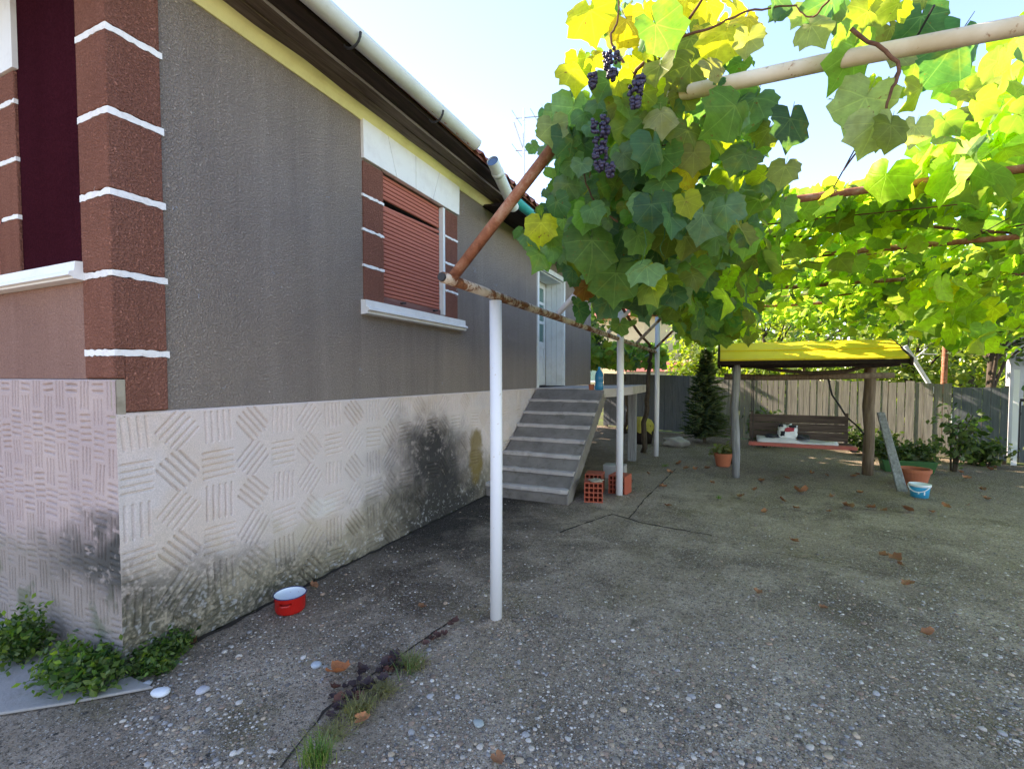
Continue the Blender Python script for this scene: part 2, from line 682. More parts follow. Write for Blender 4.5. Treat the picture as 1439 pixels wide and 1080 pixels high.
# make sure it faces up
if yard.data.polygons[0].normal.z < 0:
    yard.data.flip_normals()
slab_poly = [(-2.47, 1.30), (-2.72, 1.06), (-2.98, .84), (-3.5, .35), (-8.9, .35), (-8.9, 1.30)]
MB().prism([(x, y, .004) for x, y in slab_poly], (0, 0, .014)).obj('path_slab', 'slab_concrete', kind='structure', bevel=.008)


def joint(pts, w, name='joint_gap', mat='soil', z=.004):
    """ragged strip of soil in an open joint of the pavement"""
    m = MB()
    P = []
    for (a, b) in zip(pts[:-1], pts[1:]):
        n = max(2, int(math.dist(a, b) / .06))
        for i in range(n):
            t = i / n
            P.append((a[0] + (b[0] - a[0]) * t, a[1] + (b[1] - a[1]) * t))
    P.append(pts[-1])
    L, Rr = [], []
    for i, p in enumerate(P):
        q = P[min(i + 1, len(P) - 1)]
        o = P[max(i - 1, 0)]
        d = np.array([q[0] - o[0], q[1] - o[1]])
        d /= np.linalg.norm(d) + 1e-9
        nn = np.array([-d[1], d[0]])
        c = np.array(p) + nn * random.gauss(0, w * .25)
        L.append((*(c + nn * w * random.uniform(.1, .9)), z))
        Rr.append((*(c - nn * w * random.uniform(.1, .9)), z))
    for i in range(len(P) - 1):
        m.add([L[i], Rr[i], Rr[i + 1], L[i + 1]], [(0, 1, 2, 3)])
    m.obj(name, mat, yard)


joint([tuple(gr(395, 1079)[:2]), tuple(gr(455, 1000)[:2]), tuple(gr(520, 950)[:2]), tuple(gr(600, 895)[:2]), tuple(gr(640, 868)[:2])], .012)
joint([tuple(gr(884, 728)[:2]), tuple(gr(905, 702)[:2]), tuple(gr(932, 676)[:2]), (-.70, 8.0)], .012)
joint([tuple(gr(786, 748)[:2]), tuple(gr(860, 722)[:2]), tuple(gr(905, 735)[:2]), tuple(gr(1000, 752)[:2])], .016)
joint([tuple(gr(1080, 775)[:2]), tuple(gr(1160, 790)[:2]), tuple(gr(1240, 806)[:2]), tuple(gr(1330, 830)[:2])], .005)
joint([tuple(gr(1180, 712)[:2]), tuple(gr(1290, 722)[:2]), tuple(gr(1438, 736)[:2])], .006)
joint([(-2.71, 1.40), (-2.715, 3.0), (-2.71, 5.2)], .03, 'soil_line')

# ================================================================== HOUSE
WX, WY = -2.75, 1.32           # long wall plane, street front plane
YE = 10.40
PT, PF = 1.32, 1.49            # plinth tops: long side, front
house = thing('house', (-5.9, 5.8, 0), 'grey stucco house with ribbed cement base, brown corner blocks and tiled roof', 'house')
OY0, OY1, OZ0, OZ1 = 3.33, 4.30, 2.14, 3.30      # window opening
DY0, DY1, DZ1 = 7.10, 8.42, 3.26                 # door opening
EZ = 3.74
w = MB()
T = .35
for (y0, y1, z0, z1) in ((WY + .2, OY0, PT, EZ), (OY0, OY1, PT, OZ0), (OY0, OY1, OZ1, EZ), (OY1, DY0, PT, EZ), (DY0, DY1, DZ1, EZ), (DY1, YE, PT, EZ)):
    w.box(WX - T, WX, y0, y1, z0, z1)
w.box(-9, WX - T, YE - T, YE, 0, EZ)
w.box(-9, -9 + T, WY, YE - T, 0, EZ)
w.obj('wall', 'stucco_grey', house)

# front wall (street side), brown under the ledge, maroon panels above
FX0 = -3.0                                        # quoin edge on the front
FX1 = float(pl(27, 200, 1, WY)[0])                # window surround edge
LZ0, LZ1 = float(pl(126, 388, 1, WY - .06)[2]), float(pl(126, 360, 1, WY - .06)[2])
FWL = FX1 - .26                                   # opening right edge
m = MB()
for (x0, x1, z0, z1) in ((FWL, WX, PF, EZ), (FWL - 1.05, FWL, PF, 2.06), (FWL - 1.05, FWL, 3.28, EZ), (-9, FWL - 1.05, PF, EZ)):
    m.box(x0, x1, WY, WY + .2, z0, z1)
m.obj('front_wall', 'stucco_maroon', house)
MB().box(-8.9, FX0 - .002, WY - .006, WY + .05, PF, LZ0 - .002).obj('front_apron', 'stucco_brown_light', house)


# ---- ribbed plinth: combed cement relief as real height field
def comb(a, b, pitch, mode):
    """depth of combed grooves at (a,b) metres; mode 0 = star pattern of long side, 1 = basket weave of front"""
    if mode == 0:
        pa, pb = pitch, pitch
    else:
        pa, pb = pitch * .62, pitch * .86
    ci, cj = np.floor(a / pa), np.floor(b / pb)
    if mode == 1:
        b2 = b + (ci % 2) * pb * .5
        cj = np.floor(b2 / pb)
        lb = b2 - (cj + .5) * pb
    else:
        lb = b - (cj + .5) * pb
    la = a - (ci + .5) * pa
    r1 = np.sin(ci * 12.9 + cj * 78.2 + mode) * 43758.5
    r1 = r1 - np.floor(r1)
    r2 = np.sin(ci * 39.3 + cj * 11.1 + mode) * 24634.6
    r2 = r2 - np.floor(r2)
    if mode == 0:
        even = (ci % 2) == 0
        ang = np.where(even, np.where(cj % 2 == 0, 0.0, 90.0), np.where((cj + ci // 2) % 2 == 0, 42.0, -42.0))
    else:
        ang = np.where((ci + cj) % 2 == 0, 0.0, 90.0)
    ang = np.radians(ang + (r1 - .5) * 9)
    p = la * np.cos(ang) + lb * np.sin(ang)           # across the grooves
    q = -la * np.sin(ang) + lb * np.cos(ang)          # along
    sp = pitch * .165
    hw = np.where(np.abs(np.cos(ang)) > .9, pa, pb) * .44 if mode == 1 else pitch * .40
    hl = np.where(np.abs(np.cos(ang)) > .9, pb, pa) * .47 if mode == 1 else pitch * .46
    ph = (p / sp - np.round(p / sp)) * sp
    wob = .0005 * np.sin(q * 60 + r2 * 9)
    gprof = sstep(.0068, .0026, np.abs(ph + wob))
    mask = (np.abs(p) < hw) * sstep(0, .012, hl * (.86 + .2 * r2) - np.abs(q))
    press = .55 + .6 * r2
    return gprof * mask * press


def plinth_long():
    ys = np.concatenate([np.arange(0, 4.7, .0039), np.arange(4.7, YE - 1.305, .03)])
    zs = np.arange(0, PT + .001, .0039)
    Yg, Zg = np.meshgrid(ys, zs, indexing='ij')
    low = fbm(Yg * 2.2, Zg * 2.2, 4, 3)
    fine = fbm(Yg * 26, Zg * 26, 3, 9)
    worn = sstep(.25, .62, fbm(Yg * 1.1, Zg * 1.4, 3, 21) + .42 * Zg - .05)
    dep = comb(Yg + .05, PT - Zg, .225, 0) * (.35 + .65 * worn)
    edge = sstep(0, .035, Yg) * sstep(0, .02, PT - Zg)
    rough = sstep(.5, .05, Zg + .35 * (low - .5))
    d = (-.017 * dep + (low - .5) * .012 + (fine - .5) * (.0025 + .008 * rough)) * edge
    # chips
    chip = sstep(.70, .78, fbm(Yg * 5, Zg * 5, 4, 33)) * rough
    d -= .014 * chip * edge
    X = -2.735 + d - .012 * sstep(PT - .012, PT, Zg)
    V = np.stack([X, 1.305 + Yg, Zg], -1)
    base = np.ones(Yg.shape + (3,)) * np.array([.68, .565, .515])
    t = sstep(.35, .7, fbm(Yg * 1.6, Zg * 2.2, 5, 5))[..., None]
    base = base * (1 - t) + np.array([.63, .545, .51]) * t
    warm = sstep(.52, .72, fbm(Yg * 3, Zg * 3, 4, 71))[..., None] * .5
    base = base * (1 - warm) + np.array([.62, .49, .40]) * warm
    y = 1.305 + Yg
    n5 = fbm(Yg * 5, Zg * 5, 5, 40)
    n9 = fbm(Yg * 22, Zg * 22, 4, 44)
    # yellowish damp low down
    f = (sstep(.62, .18, Zg + .55 * (n5 - .5)) * .75)[..., None]
    base = base * (1 - f) + np.array([.40, .335, .215]) * f
    # dark lichen at the corner foot
    f = sstep(.0, .5, .72 - Zg - .30 * np.maximum(y - 1.45, 0) + .5 * (n5 - .5)) * (.35 + .65 * sstep(.30, .62, fbm(Yg * 60, Zg * 60, 3, 90) * .6 + n9 * .4 + .06))
    f = (f * .88)[..., None]
    base = base * (1 - f) + np.array([.055, .052, .035]) * f
    # black mould plume before the stairs and the ochre patch beside it
    cy = 3.82 + .40 * (1.15 - Zg)
    wdt = .52 + 1.05 * np.clip(1.2 - Zg, 0, 1.2)
    q = np.abs(y - cy - .08) / wdt + .55 * (n5 - .5) + .30 * (n9 - .5)
    f = sstep(1.25, .10, q) * sstep(1.34, .85, Zg + .3 * (n5 - .5)) * (.55 + .45 * sstep(.2, .6, n9 + .1 + .35 * (.8 - Zg)))
    f = (f * .97)[..., None]
    base = base * (1 - f) + np.array([.035, .033, .032]) * f
    q = ((y - 5.0) / .22) ** 2 + ((Zg - .52) / .36) ** 2 + 1.4 * (n5 - .5)
    f = (sstep(1.0, .3, q) * .8)[..., None]
    base = base * (1 - f) + np.array([.20, .135, .03]) * f
    # speckles of old render
    sp = (sstep(.58, .72, n9 * .5 + .5 * fbm(Yg * 55, Zg * 55, 2, 95)) * rough * .55)[..., None]
    base = base * (1 - sp) + np.array([.5, .48, .47]) * sp
    # blotch of fresh white cement
    q = ((y - 2.62) / .16) ** 2 + ((Zg - .52) / .09) ** 2 + 1.2 * (n5 - .5)
    f = (sstep(1.0, .5, q) * .55)[..., None]
    base = base * (1 - f) + np.array([.70, .64, .59]) * f
    n, k = Yg.shape
    idx = np.arange(n * k).reshape(n, k)
    Fq = np.stack([idx[:-1, :-1], idx[1:, :-1], idx[1:, 1:], idx[:-1, 1:]], -1).reshape(-1, 4)
    me = npmesh('plinth', V.reshape(-1, 3), Fq, 'plinth_cement', base.reshape(-1, 3), smooth=True)
    link('plinth', me, house)


plinth_long()


def plinth_front():
    xs = np.concatenate([np.arange(0, 1.9, .0042), np.arange(2.0, 6.2, .04)])
    zs = np.arange(0, PF + .001, .0042)
    Xg, Zg = np.meshgrid(xs, zs, indexing='ij')
    low = fbm(Xg * 2.2, Zg * 2.2, 4, 13)
    fine = fbm(Xg * 26, Zg * 26, 3, 19)
    dep = comb(Xg + .02, PF - Zg - .0, .20, 1)
    edge = sstep(0, .03, Xg) * sstep(0, .02, PF - Zg)
    d = (-.016 * dep + (low - .5) * .008 + (fine - .5) * .003) * edge
    V = np.stack([-2.735 - Xg, 1.305 - d + .012 * sstep(PF - .012, PF, Zg), Zg], -1)
    base = np.ones(Xg.shape + (3,)) * np.array([.46, .35, .33])
    t = sstep(.35, .7, fbm(Xg * 1.6, Zg * 2.2, 5, 25))[..., None]
    base = base * (1 - t) + np.array([.52, .40, .365]) * t
    n5 = fbm(Xg * 5, Zg * 5, 5, 60)
    n9 = fbm(Xg * 22, Zg * 22, 4, 64)
    lo = (sstep(.75, .5, Zg + .3 * (n5 - .5)))[..., None]
    base = base * (1 - lo) + np.array([.32, .26, .225]) * lo
    band = sstep(.26, .05, np.abs(Zg - .56 + .1 * Xg + .35 * (n5 - .5))) * sstep(1.1, .1, Xg + .5 * (n5 - .5)) * sstep(.3, .5, n9 + .1)
    band = (band * .9)[..., None]
    base = base * (1 - band) + np.array([.05, .05, .045]) * band
    gn = (sstep(.6, .25, Zg) * sstep(.5, .65, n5) * .6)[..., None]
    base = base * (1 - gn) + np.array([.10, .12, .06]) * gn
    n, k = Xg.shape
    idx = np.arange(n * k).reshape(n, k)
    Fq = np.stack([idx[:-1, :-1], idx[:-1, 1:], idx[1:, 1:], idx[1:, :-1]], -1).reshape(-1, 4)
    me = npmesh('front_plinth', V.reshape(-1, 3), Fq, 'plinth_cement', base.reshape(-1, 3), smooth=True)
    link('front_plinth', me, house)


plinth_front()
MB().box(-2.80, -2.738, 1.309, 1.352, PT - .03, PF - .003).obj('plinth_corner', 'mortar', house, bevel=.006)
c = MB()
c.box(-8.9, -2.80, WY + .01, YE - .4, -.02, PT - .02)
c.obj('foundation', 'slab_concrete', house)

def ragged(poly, z, h, name='mortar_band', mat='white_band', parent=None):
    """band round a corner (open polyline of xy, outer face) with brushed uneven edges"""
    P = []
    for a, b in zip(poly[:-1], poly[1:]):
        n = max(2, int(math.dist(a, b) / .022))
        for i in range(n):
            t = i / n
            P.append((a[0] + (b[0] - a[0]) * t, a[1] + (b[1] - a[1]) * t))
    P.append(poly[-1])
    m = MB()
    V = []
    for x, y in P:
        V += [(x, y, z - h + random.gauss(0, .0028)), (x, y, z + h + random.gauss(0, .0022))]
    m.add(V, [(2 * i, 2 * i + 2, 2 * i + 3, 2 * i + 1) for i in range(len(P) - 1)])
    o = m.obj(name, mat, house)
    k = o.modifiers.new('solid', 'SOLIDIFY')
    k.thickness = .022
    k.offset = 1 if o.data.polygons[0].normal.y > 0 else -1
    k.offset = 0
    return o


# ---- corner quoins: brown blocks with white mortar bands between
bands = [3.19, 2.795, 2.405, 2.01, 1.62]
edges = [EZ] + bands + [PT]
QL, QF = .225, .25
for i in range(len(edges) - 1):
    z1 = edges[i] - (.018 if i else 0)
    z0 = edges[i + 1] + (.018 if i + 1 < len(edges) - 1 else .002)
    m = MB()
    px = .018
    y0 = WY - px
    if z0 < PF:                # lowest block: only on the long side below the front plinth top
        m.box(WX - .02, WX + px, WY + .03, WY + QL, z0, z1)
        m.box(FX0, WX + px, y0, WY + .03, PF + .002, z1)
    else:
        m.prism([(WX + px, y0, z0), (WX + px, WY + QL, z0), (WX - .03, WY + QL, z0), (WX - .03, WY + .03, z0), (FX0, WY + .03, z0), (FX0, y0, z0)], (0, 0, z1 - z0))
    m.obj('quoin_block', 'stucco_brown', house, bevel=.006)
for z in bands:
    p = .004
    ragged([(FX0 - .008, WY - p), (WX + p, WY - p), (WX + p, WY + QL + .014)], z, .016)

# ---- ledge across the front
m = MB()
prof = [(0, LZ1), (-.05, LZ1 - .004), (-.055, LZ1 - .05), (-.075, LZ1 - .06), (-.08, LZ1 - .078), (-.062, LZ1 - .084), (-.058, LZ0 + .004), (0, LZ0)]
m.prism([(FX0 + .012, WY + a, b) for a, b in prof], (-5.7, 0, 0))
m.obj('front_ledge', 'white_plaster', house)

# ---- front window surround
for side in (0, 1):
    xa, xb = (FX1 - .25, FX1) if side == 0 else (FWL - 1.05 - .26, FWL - 1.06)
    zz = [2.08, 2.40, 2.72, 3.04, 3.22]
    for i in range(4):
        MB().box(xa, xb, WY - .015, WY + .04, zz[i] + .018, zz[i + 1] - .002).obj('surround_block', 'stucco_brown', house, bevel=.005)
        if i:
            ragged([(xa + .06, WY - .008), (xb + .005, WY - .008)], zz[i] + .008, .012)
MB().box(FWL - 1.06 - .26, FX1 + .02, WY - .025, WY + .03, 3.225, EZ - .1).obj('lintel', 'white_plaster', house)
fw = MB().box(FWL - 1.05, FWL, WY + .15, WY + .19, 2.06, 3.28)
fw.obj('front_shutter', 'shutter', house)

# ---- long side window
SY0, SY1 = 3.08, 4.58
for side, (ya, yb) in enumerate(((SY0, OY0 - .002), (OY1 + .032, SY1))):
    zz = [OZ0 + .005, 2.425, 2.72, 3.0, OZ1 - .005]
    for i in range(4):
        MB().box(WX - .02, WX + .014, ya, yb, zz[i] + (.014 if i else 0), zz[i + 1] - .014).obj('surround_block', 'stucco_brown', house, bevel=.004)
        if i:
            ragged([(WX + .008, ya - .012), (WX + .008, yb + .004)], zz[i], .011)
# lintel of tapered stones
Lz0, Lz1 = OZ1 - .002, 3.612
cuts_b = [SY0 - .01, 3.50, 3.79, 4.08, SY1 + .02]
cuts_t = [SY0 - .015, 3.38, 3.79, 4.20, SY1 + .03]
for i in range(4):
    a, b, c_, d = cuts_b[i] + .003, cuts_b[i + 1] - .003, cuts_t[i + 1] - .003, cuts_t[i] + .003
    MB().prism([(WX - .02, a, Lz0), (WX - .02, b, Lz0), (WX - .02, c_, Lz1), (WX - .02, d, Lz1)], (.05, 0, 0)).obj('lintel_stone', 'white_plaster', house, bevel=.004)
# sill
m = MB()
sp = [(-.02, OZ0), (.055, OZ0 - .005), (.058, OZ0 - .062), (.085, OZ0 - .07), (.09, OZ0 - .09), (.07, OZ0 - .098), (.065, OZ0 - .118), (-.02, OZ0 - .125)]
m.prism([(WX + a, SY0 - .03, b) for a, b in sp], (0, SY1 - SY0 + .13, 0))
m.obj('window_sill', 'white_plaster', house)
# frame + roller shutter with separate slats, one gap where the curtain hangs crooked
fr = MB()
fr.box(WX - .12, WX - .06, OY0, OY0 + .03, OZ0, OZ1)
fr.box(WX - .12, WX - .06, OY1 - .03, OY1, OZ0, OZ1)
fr.obj('shutter_guide', 'shutter_rail', house)
MB().box(WX - .04, WX + .010, OY1 - .008, OY1 + .030, OZ0 + .02, OZ1 - .01).obj('window_jamb', 'white_wood', house)
win = MB().box(WX - .16, WX - .13, OY0, OY1, OZ0, OZ1).obj('window', 'dark_metal', house)  # dark sheet behind the slats, standing in for the unlit room
nsl = 30
zb, zt = OZ0 + .075, OZ1 - .005
ph = (zt - zb) / nsl
smesh = {}
for i in range(nsl):
    z = zb + ph * i
    tilt = 0
    if i == 23:
        continue
    m = MB()
    ya, yb = OY0 + .012, OY1 - .012
    t0 = .03 if i in (22,) else 0
    prof = [(-.05, z), (-.036, z + ph * .12), (-.031, z + ph * .5), (-.036, z + ph * .84), (-.05, z + ph * .93)]
    A = [(WX + a - .005, ya, b - (t0 if 1 else 0) * .6) for a, b in prof]
    B = [(WX + a - .005, yb, b + t0 * .5) for a, b in prof]
    n = len(prof)
    m.add(A + B, [(j, j + 1, n + j + 1, n + j) for j in range(n - 1)] + [(n - 1, 0, n, 2 * n - 1), tuple(range(n))[::-1], tuple(range(n, 2 * n))])
    m.obj('slat', 'shutter', win)
MB().box(WX - .055, WX - .025, OY0 + .01, OY1 - .01, OZ0 + .006, zb - .003).obj('bottom_rail', 'shutter_rail', win, bevel=.004)
for y in (OY0 + .28, OY1 - .15):
    MB().tube([(WX - .03, y, OZ0 + .045), (WX + .0, y, OZ0 + .045), (WX + .01, y + .03, OZ0 + .05)], .008, 8).obj('shutter_hook', 'dark_metal', win)

# ---- door
m = MB()
jt = .07
for (y0, y1, z0, z1) in ((DY0 - jt + .02, DY0 + .02, PT, DZ1 + jt), (DY1 - .02, DY1 + jt - .02, PT, DZ1 + jt), (DY0 + .02, DY1 - .02, DZ1 - .01, DZ1 + jt)):
    m.box(WX - .02, WX + .022, y0, y1, z0, z1)
door = m.obj('door_frame', 'white_wood', house, bevel=.004)
m = MB()
for i in range(3):
    x1 = WX - .022 - i * .105
    m.box(x1 - .101, x1, DY1 - .03, DY1 - .002, PT + .01, DZ1 - .012)
    m.box(x1 - .101, x1, DY0 + .002, DY0 + .02, PT + .01, DZ1 - .012)
    m.box(x1 - .101, x1, DY0 + .022, DY1 - .032, DZ1 - .03, DZ1 - .012)
m.obj('reveal_lining', 'white_wood', door, bevel=.004)
DX = WX - .34
ymid = (DY0 + DY1) / 2
for (a, b) in ((DY0 + .024, ymid - .003), (ymid + .003, DY1 - .034)):
    m = MB()
    x0, x1 = DX - .045, DX
    st = .09
    zs = [1.345, 2.02, 2.14, 2.47, 2.52, 2.82, 2.87, 3.12, DZ1 - .035]
    m.box(x0, x1, a, a + st, zs[0], zs[-1])
    m.box(x0, x1, b - st, b, zs[0], zs[-1])
    for z0, z1 in ((zs[0], zs[0] + .16), (zs[1], zs[2]), (zs[3], zs[4]), (zs[5], zs[6]), (zs[7], zs[8])):
        m.box(x0, x1 - .001, a + st, b - st, z0, z1)
    m.box(x0 + .01, x1 - .015, a + st, b - st, zs[0] + .16, zs[1])
    m.obj('door_leaf', 'white_wood', door)
    for z0, z1 in ((zs[2], zs[3]), (zs[4], zs[5]), (zs[6], zs[7])):
        MB().box(x0 + .015, x1 - .02, a + st, b - st, z0, z1).obj('pane', 'glass_green', door)
MB().tube([(DX, ymid - .07, 2.33), (DX + .04, ymid - .07, 2.33), (DX + .045, ymid - .16, 2.33)], .009, 8).obj('door_handle', 'dark_metal', door)
MB().box(DX - .05, WX + .03, DY0, DY1 - .002, PT - .03, PT + .012).obj('threshold', 'wood_dark', door)

# ---- eaves: cove, soffit boards, gutter, brackets
def sweep_y(prof, y0, y1, name, mat, parent=house, jit=0):
    m = MB()
    ys = np.linspace(y0, y1, max(2, int((y1 - y0) / .35)))
    n = len(prof)
    P = []
    for y in ys:
        dz = random.gauss(0, jit)
        P += [(x, y, z + dz) for x, z in prof]
    fs = []
    for i in range(len(ys) - 1):
        for j in range(n):
            a, b = i * n + j, i * n + (j + 1) % n
            fs.append((a, b, b + n, a + n))
    fs += [tuple(range(n))[::-1], tuple(range(len(P) - n, len(P)))]
    m.add(P, fs)
    return m.obj(name, mat, parent)


yt = pl(490, 131, 0, -2.66)[2]
bz = pl(490, 100, 0, -2.46)[2]
gz = pl(490, 55, 0, -2.30)[2]
sweep_y([(WX - .02, 3.60), (WX + .012, 3.60), (WX + .05, 3.60 + (yt - 3.60) * .52), (WX + .09, yt), (WX + .09, yt + .02), (WX - .02, yt + .02)], 1.0, 5.35, 'cove', 'cream_cove', jit=.002)
sweep_y([(-2.668, yt - .004), (-2.562, (yt + bz) / 2 - .008), (-2.562, (yt + bz) / 2 + .02), (-2.668, yt + .024)], .9, 5.5, 'soffit_board', 'wood_soffit', jit=.004)
sweep_y([(-2.556, (yt + bz) / 2 - .002), (-2.455, bz), (-2.455, bz + .025), (-2.556, (yt + bz) / 2 + .024)], .9, 5.5, 'soffit_board', 'wood_soffit', jit=.004)
sweep_y([(-2.45, bz + .02), (-2.36, bz + .06), (-2.36, bz + .10), (-2.45, bz + .05)], .9, 10.7, 'eave_gap_strip', 'wood_dark')  # near-black strip standing in for the shaded gap behind the gutter
# half-round gutter
def half_gutter(name, mat, cx, z0, z1, r, y0, y1):
    m = MB()
    ys = np.linspace(y0, y1, 12)
    n = 13
    P = []
    for i, y in enumerate(ys):
        zc = z0 + (z1 - z0) * i / (len(ys) - 1)
        for rr in (r, r - .006):
            for k in range(n):
                a = math.pi + math.pi * k / (n - 1)
                P.append((cx + rr * math.cos(a), y, zc + rr * math.sin(a) * 1.05))
    fs = []
    for i in range(len(ys) - 1):
        o = i * 2 * n
        q = o + 2 * n
        for k in range(n - 1):
            fs.append((o + k, o + k + 1, q + k + 1, q + k))
            fs.append((o + n + k, q + n + k, q + n + k + 1, o + n + k + 1))
        fs.append((o, q, q + n, o + n))
        fs.append((o + n - 1, o + 2 * n - 1, q + 2 * n - 1, q + n - 1))
    for o in (0, (len(ys) - 1) * 2 * n):
        for k in range(n - 1):
            fs.append((o + k, o + n + k, o + n + k + 1, o + k + 1))
    m.add(P, fs)
    return m.obj(name, mat, house, smooth=True)


ge = pl(668, 205, 0, -2.30)
gut = half_gutter('gutter', 'gutter_grey', -2.30, gz + .045, float(ge[2]) + .035, .071, .6, float(ge[1]))
for (u, v) in ((331, -60), (494, 62), (612, 168)):
    p = pl(u, v, 0, -2.30)
    y = float(p[1])
    zc = gz + .04
    pts = [(-2.30 + -2.30*0 + .079 * math.cos(a), y, zc + .083 * math.sin(a)) for a in np.linspace(math.pi, 2 * math.pi, 10)]
    MB().tube([(-2.42, y, zc + .05)] + pts, .009, 6).obj('gutter_bracket', 'dark_metal', gut)
# short down pipe with open mouth
a, b = pl(692, 226, 0, -2.22), pl(722, 292, 0, -2.27)
m = MB()
d = (b - a) / np.linalg.norm(b - a)
m.tube([a, b], .062, 18, cap=False)
m.tube([a + d * .01, b], .055, 18, cap=False)
m.tube([a + d * .14, a + d * .19], .067, 18)
m.obj('down_pipe', 'gutter_grey', house, smooth=True)
m = MB().tube([a + d * .012, a + d * .02], .0555, 18)
m.obj('pipe_mouth', 'pipe_blue', house)
# porch soffit and teal gutter towards the back
tz = float(pl(745, 301, 0, -2.25)[2])
half_gutter('porch_gutter', 'teal_metal', -2.25, tz + .03, tz + .02, .065, float(pl(722, 296, 0, -2.25)[1]), 10.6)
for i in range(4):
    x0 = -2.745 + i * .115
    sweep_y([(x0, tz + .05 - .01 * i), (x0 + .108, tz + .045 - .01 * i), (x0 + .108, tz + .07), (x0, tz + .075)], 5.2, 10.5, 'porch_board', 'wood_dark', jit=.003)

# ---- roof (hip) with real tiles along the eave in view
RZ, RS = 3.785, math.tan(R_(37))
x0, x1, y0, y1 = -9.4, -2.335, .86, 10.86
xm = (x0 + x1) / 2
hw = (x1 - x0) / 2
zr = RZ + hw * RS
m = MB()
P = [(x0, y0, RZ), (x1, y0, RZ), (x1, y1, RZ), (x0, y1, RZ), (xm, y0 + hw, zr), (xm, y1 - hw, zr)]
P2 = [(x, y, z - .03) for x, y, z in P]
m.add(P + P2, [(0, 1, 4), (1, 2, 5, 4), (2, 3, 5), (3, 0, 4, 5), (6, 10, 7), (7, 10, 11, 8), (8, 11, 9), (9, 11, 10, 6),
               (0, 6, 7, 1), (1, 7, 8, 2), (2, 8, 9, 3), (3, 9, 6, 0)])
roof = m.obj('roof', 'roof_tile', house)
tw, tl = .205, .36
tm = MB()
n = 7
Pt = []
for s_ in (0, tl):
    for k in range(n):
        yy = (k / (n - 1) - .5) * tw * .99
        zz = .022 * math.cos(2 * math.pi * k / (n - 1) * 1.0) + .02
        Pt.append((-s_ * math.cos(R_(37)), yy, zz + s_ * math.sin(R_(37))))
Pb = [(x, y, z - .016) for x, y, z in Pt]
fs = []
for k in range(n - 1):
    fs += [(k, k + 1, n + k + 1, n + k), (2 * n + k + 1, 2 * n + k, 3 * n + k, 3 * n + k + 1), (k, 2 * n + k, 2 * n + k + 1, k + 1)]
tm.add(Pt + Pb, fs)
tme = tm.mesh('tile', 'roof_tile')
for row in range(3):
    for i in range(48):
        y = y0 + .12 + i * tw
        if not (2.2 < y < 10.6):
            continue
        o = link('tile', tme, roof)
        s_ = row * .30 - .05
        o.location = (x1 - s_ * math.cos(R_(37)), y, RZ + .012 + s_ * math.sin(R_(37)) + random.gauss(0, .003))
        o.rotation_euler = (random.gauss(0, .012), random.gauss(-.03, .015), random.gauss(0, .02))

# ---- television aerial on the roof
ab, at_ = pl(737, 262, 1, 8.1), pl(736, 153, 1, 8.1)
ab[2] -= .35
an = thing('roof_aerial', ab, 'white mast with thin aerial rods rising behind the roof edge', 'aerial')
MB().tube([ab, at_], .022, 8).obj('mast', 'white_plastic', an)
for (z, L, a_) in ((at_[2] - .16, 1.1, .3), (at_[2] - .75, 1.2, .3)):
    c0 = np.array([at_[0], at_[1], z])
    dv = np.array([math.cos(a_), -.15, -.22])
    MB().tube([c0 - dv * .18, c0 + dv * L], .009, 6).obj('boom', 'concrete_pole', an)
    for t in (-.15, .25, .55, .85):
        q = c0 + dv * t
        MB().tube([q + np.array([-.02, .28, .0]), q + np.array([.02, -.28, .0])], .006, 6).obj('rod', 'concrete_pole', an)
MB().tube([np.array([at_[0] - .2, at_[1], at_[2] - .2]), np.array([at_[0], at_[1], at_[2] - .75])], .014, 6).obj('stay', 'concrete_pole', an)

# ================================================================== STAIRCASE
st = thing('staircase', (-2.2, 6.2, 0), 'worn concrete staircase of seven steps and landing leading to the white door', 'staircase')
SXR = -1.65
rise = PT / 8


def rough_box(x0, x1, y0, y1, z0, z1, nx=10, j=.005):
    """box with a slightly wavy front edge and top"""
    m = MB()
    xs = np.linspace(x0, x1, nx)
    P, fs = [], []
    for x in xs:
        a, b = random.gauss(0, j), random.gauss(0, j)
        P += [(x, y0 + a, z0), (x, y0 + a * .6, z1 - .012 + b), (x, y0 + .012 + a, z1 + b * .5), (x, y1, z1), (x, y1, z0)]
    for i in range(nx - 1):
        for k in range(5):
            p, q = i * 5 + k, i * 5 + (k + 1) % 5
            fs.append((p, p + 5, q + 5, q))
    fs += [(0, 1, 2, 3, 4), tuple(range(len(P) - 5, len(P)))[::-1]]
    return m.add(P, fs)


ys0 = 5.25
run = .245
for k in range(1, 8):
    y = ys0 + run * (k - 1)
    z1 = rise * k
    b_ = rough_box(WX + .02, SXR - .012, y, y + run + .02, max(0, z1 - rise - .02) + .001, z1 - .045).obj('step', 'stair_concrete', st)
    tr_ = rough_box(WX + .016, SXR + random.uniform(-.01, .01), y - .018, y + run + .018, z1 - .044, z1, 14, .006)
    tr_.obj('tread', 'tread_concrete', b_)
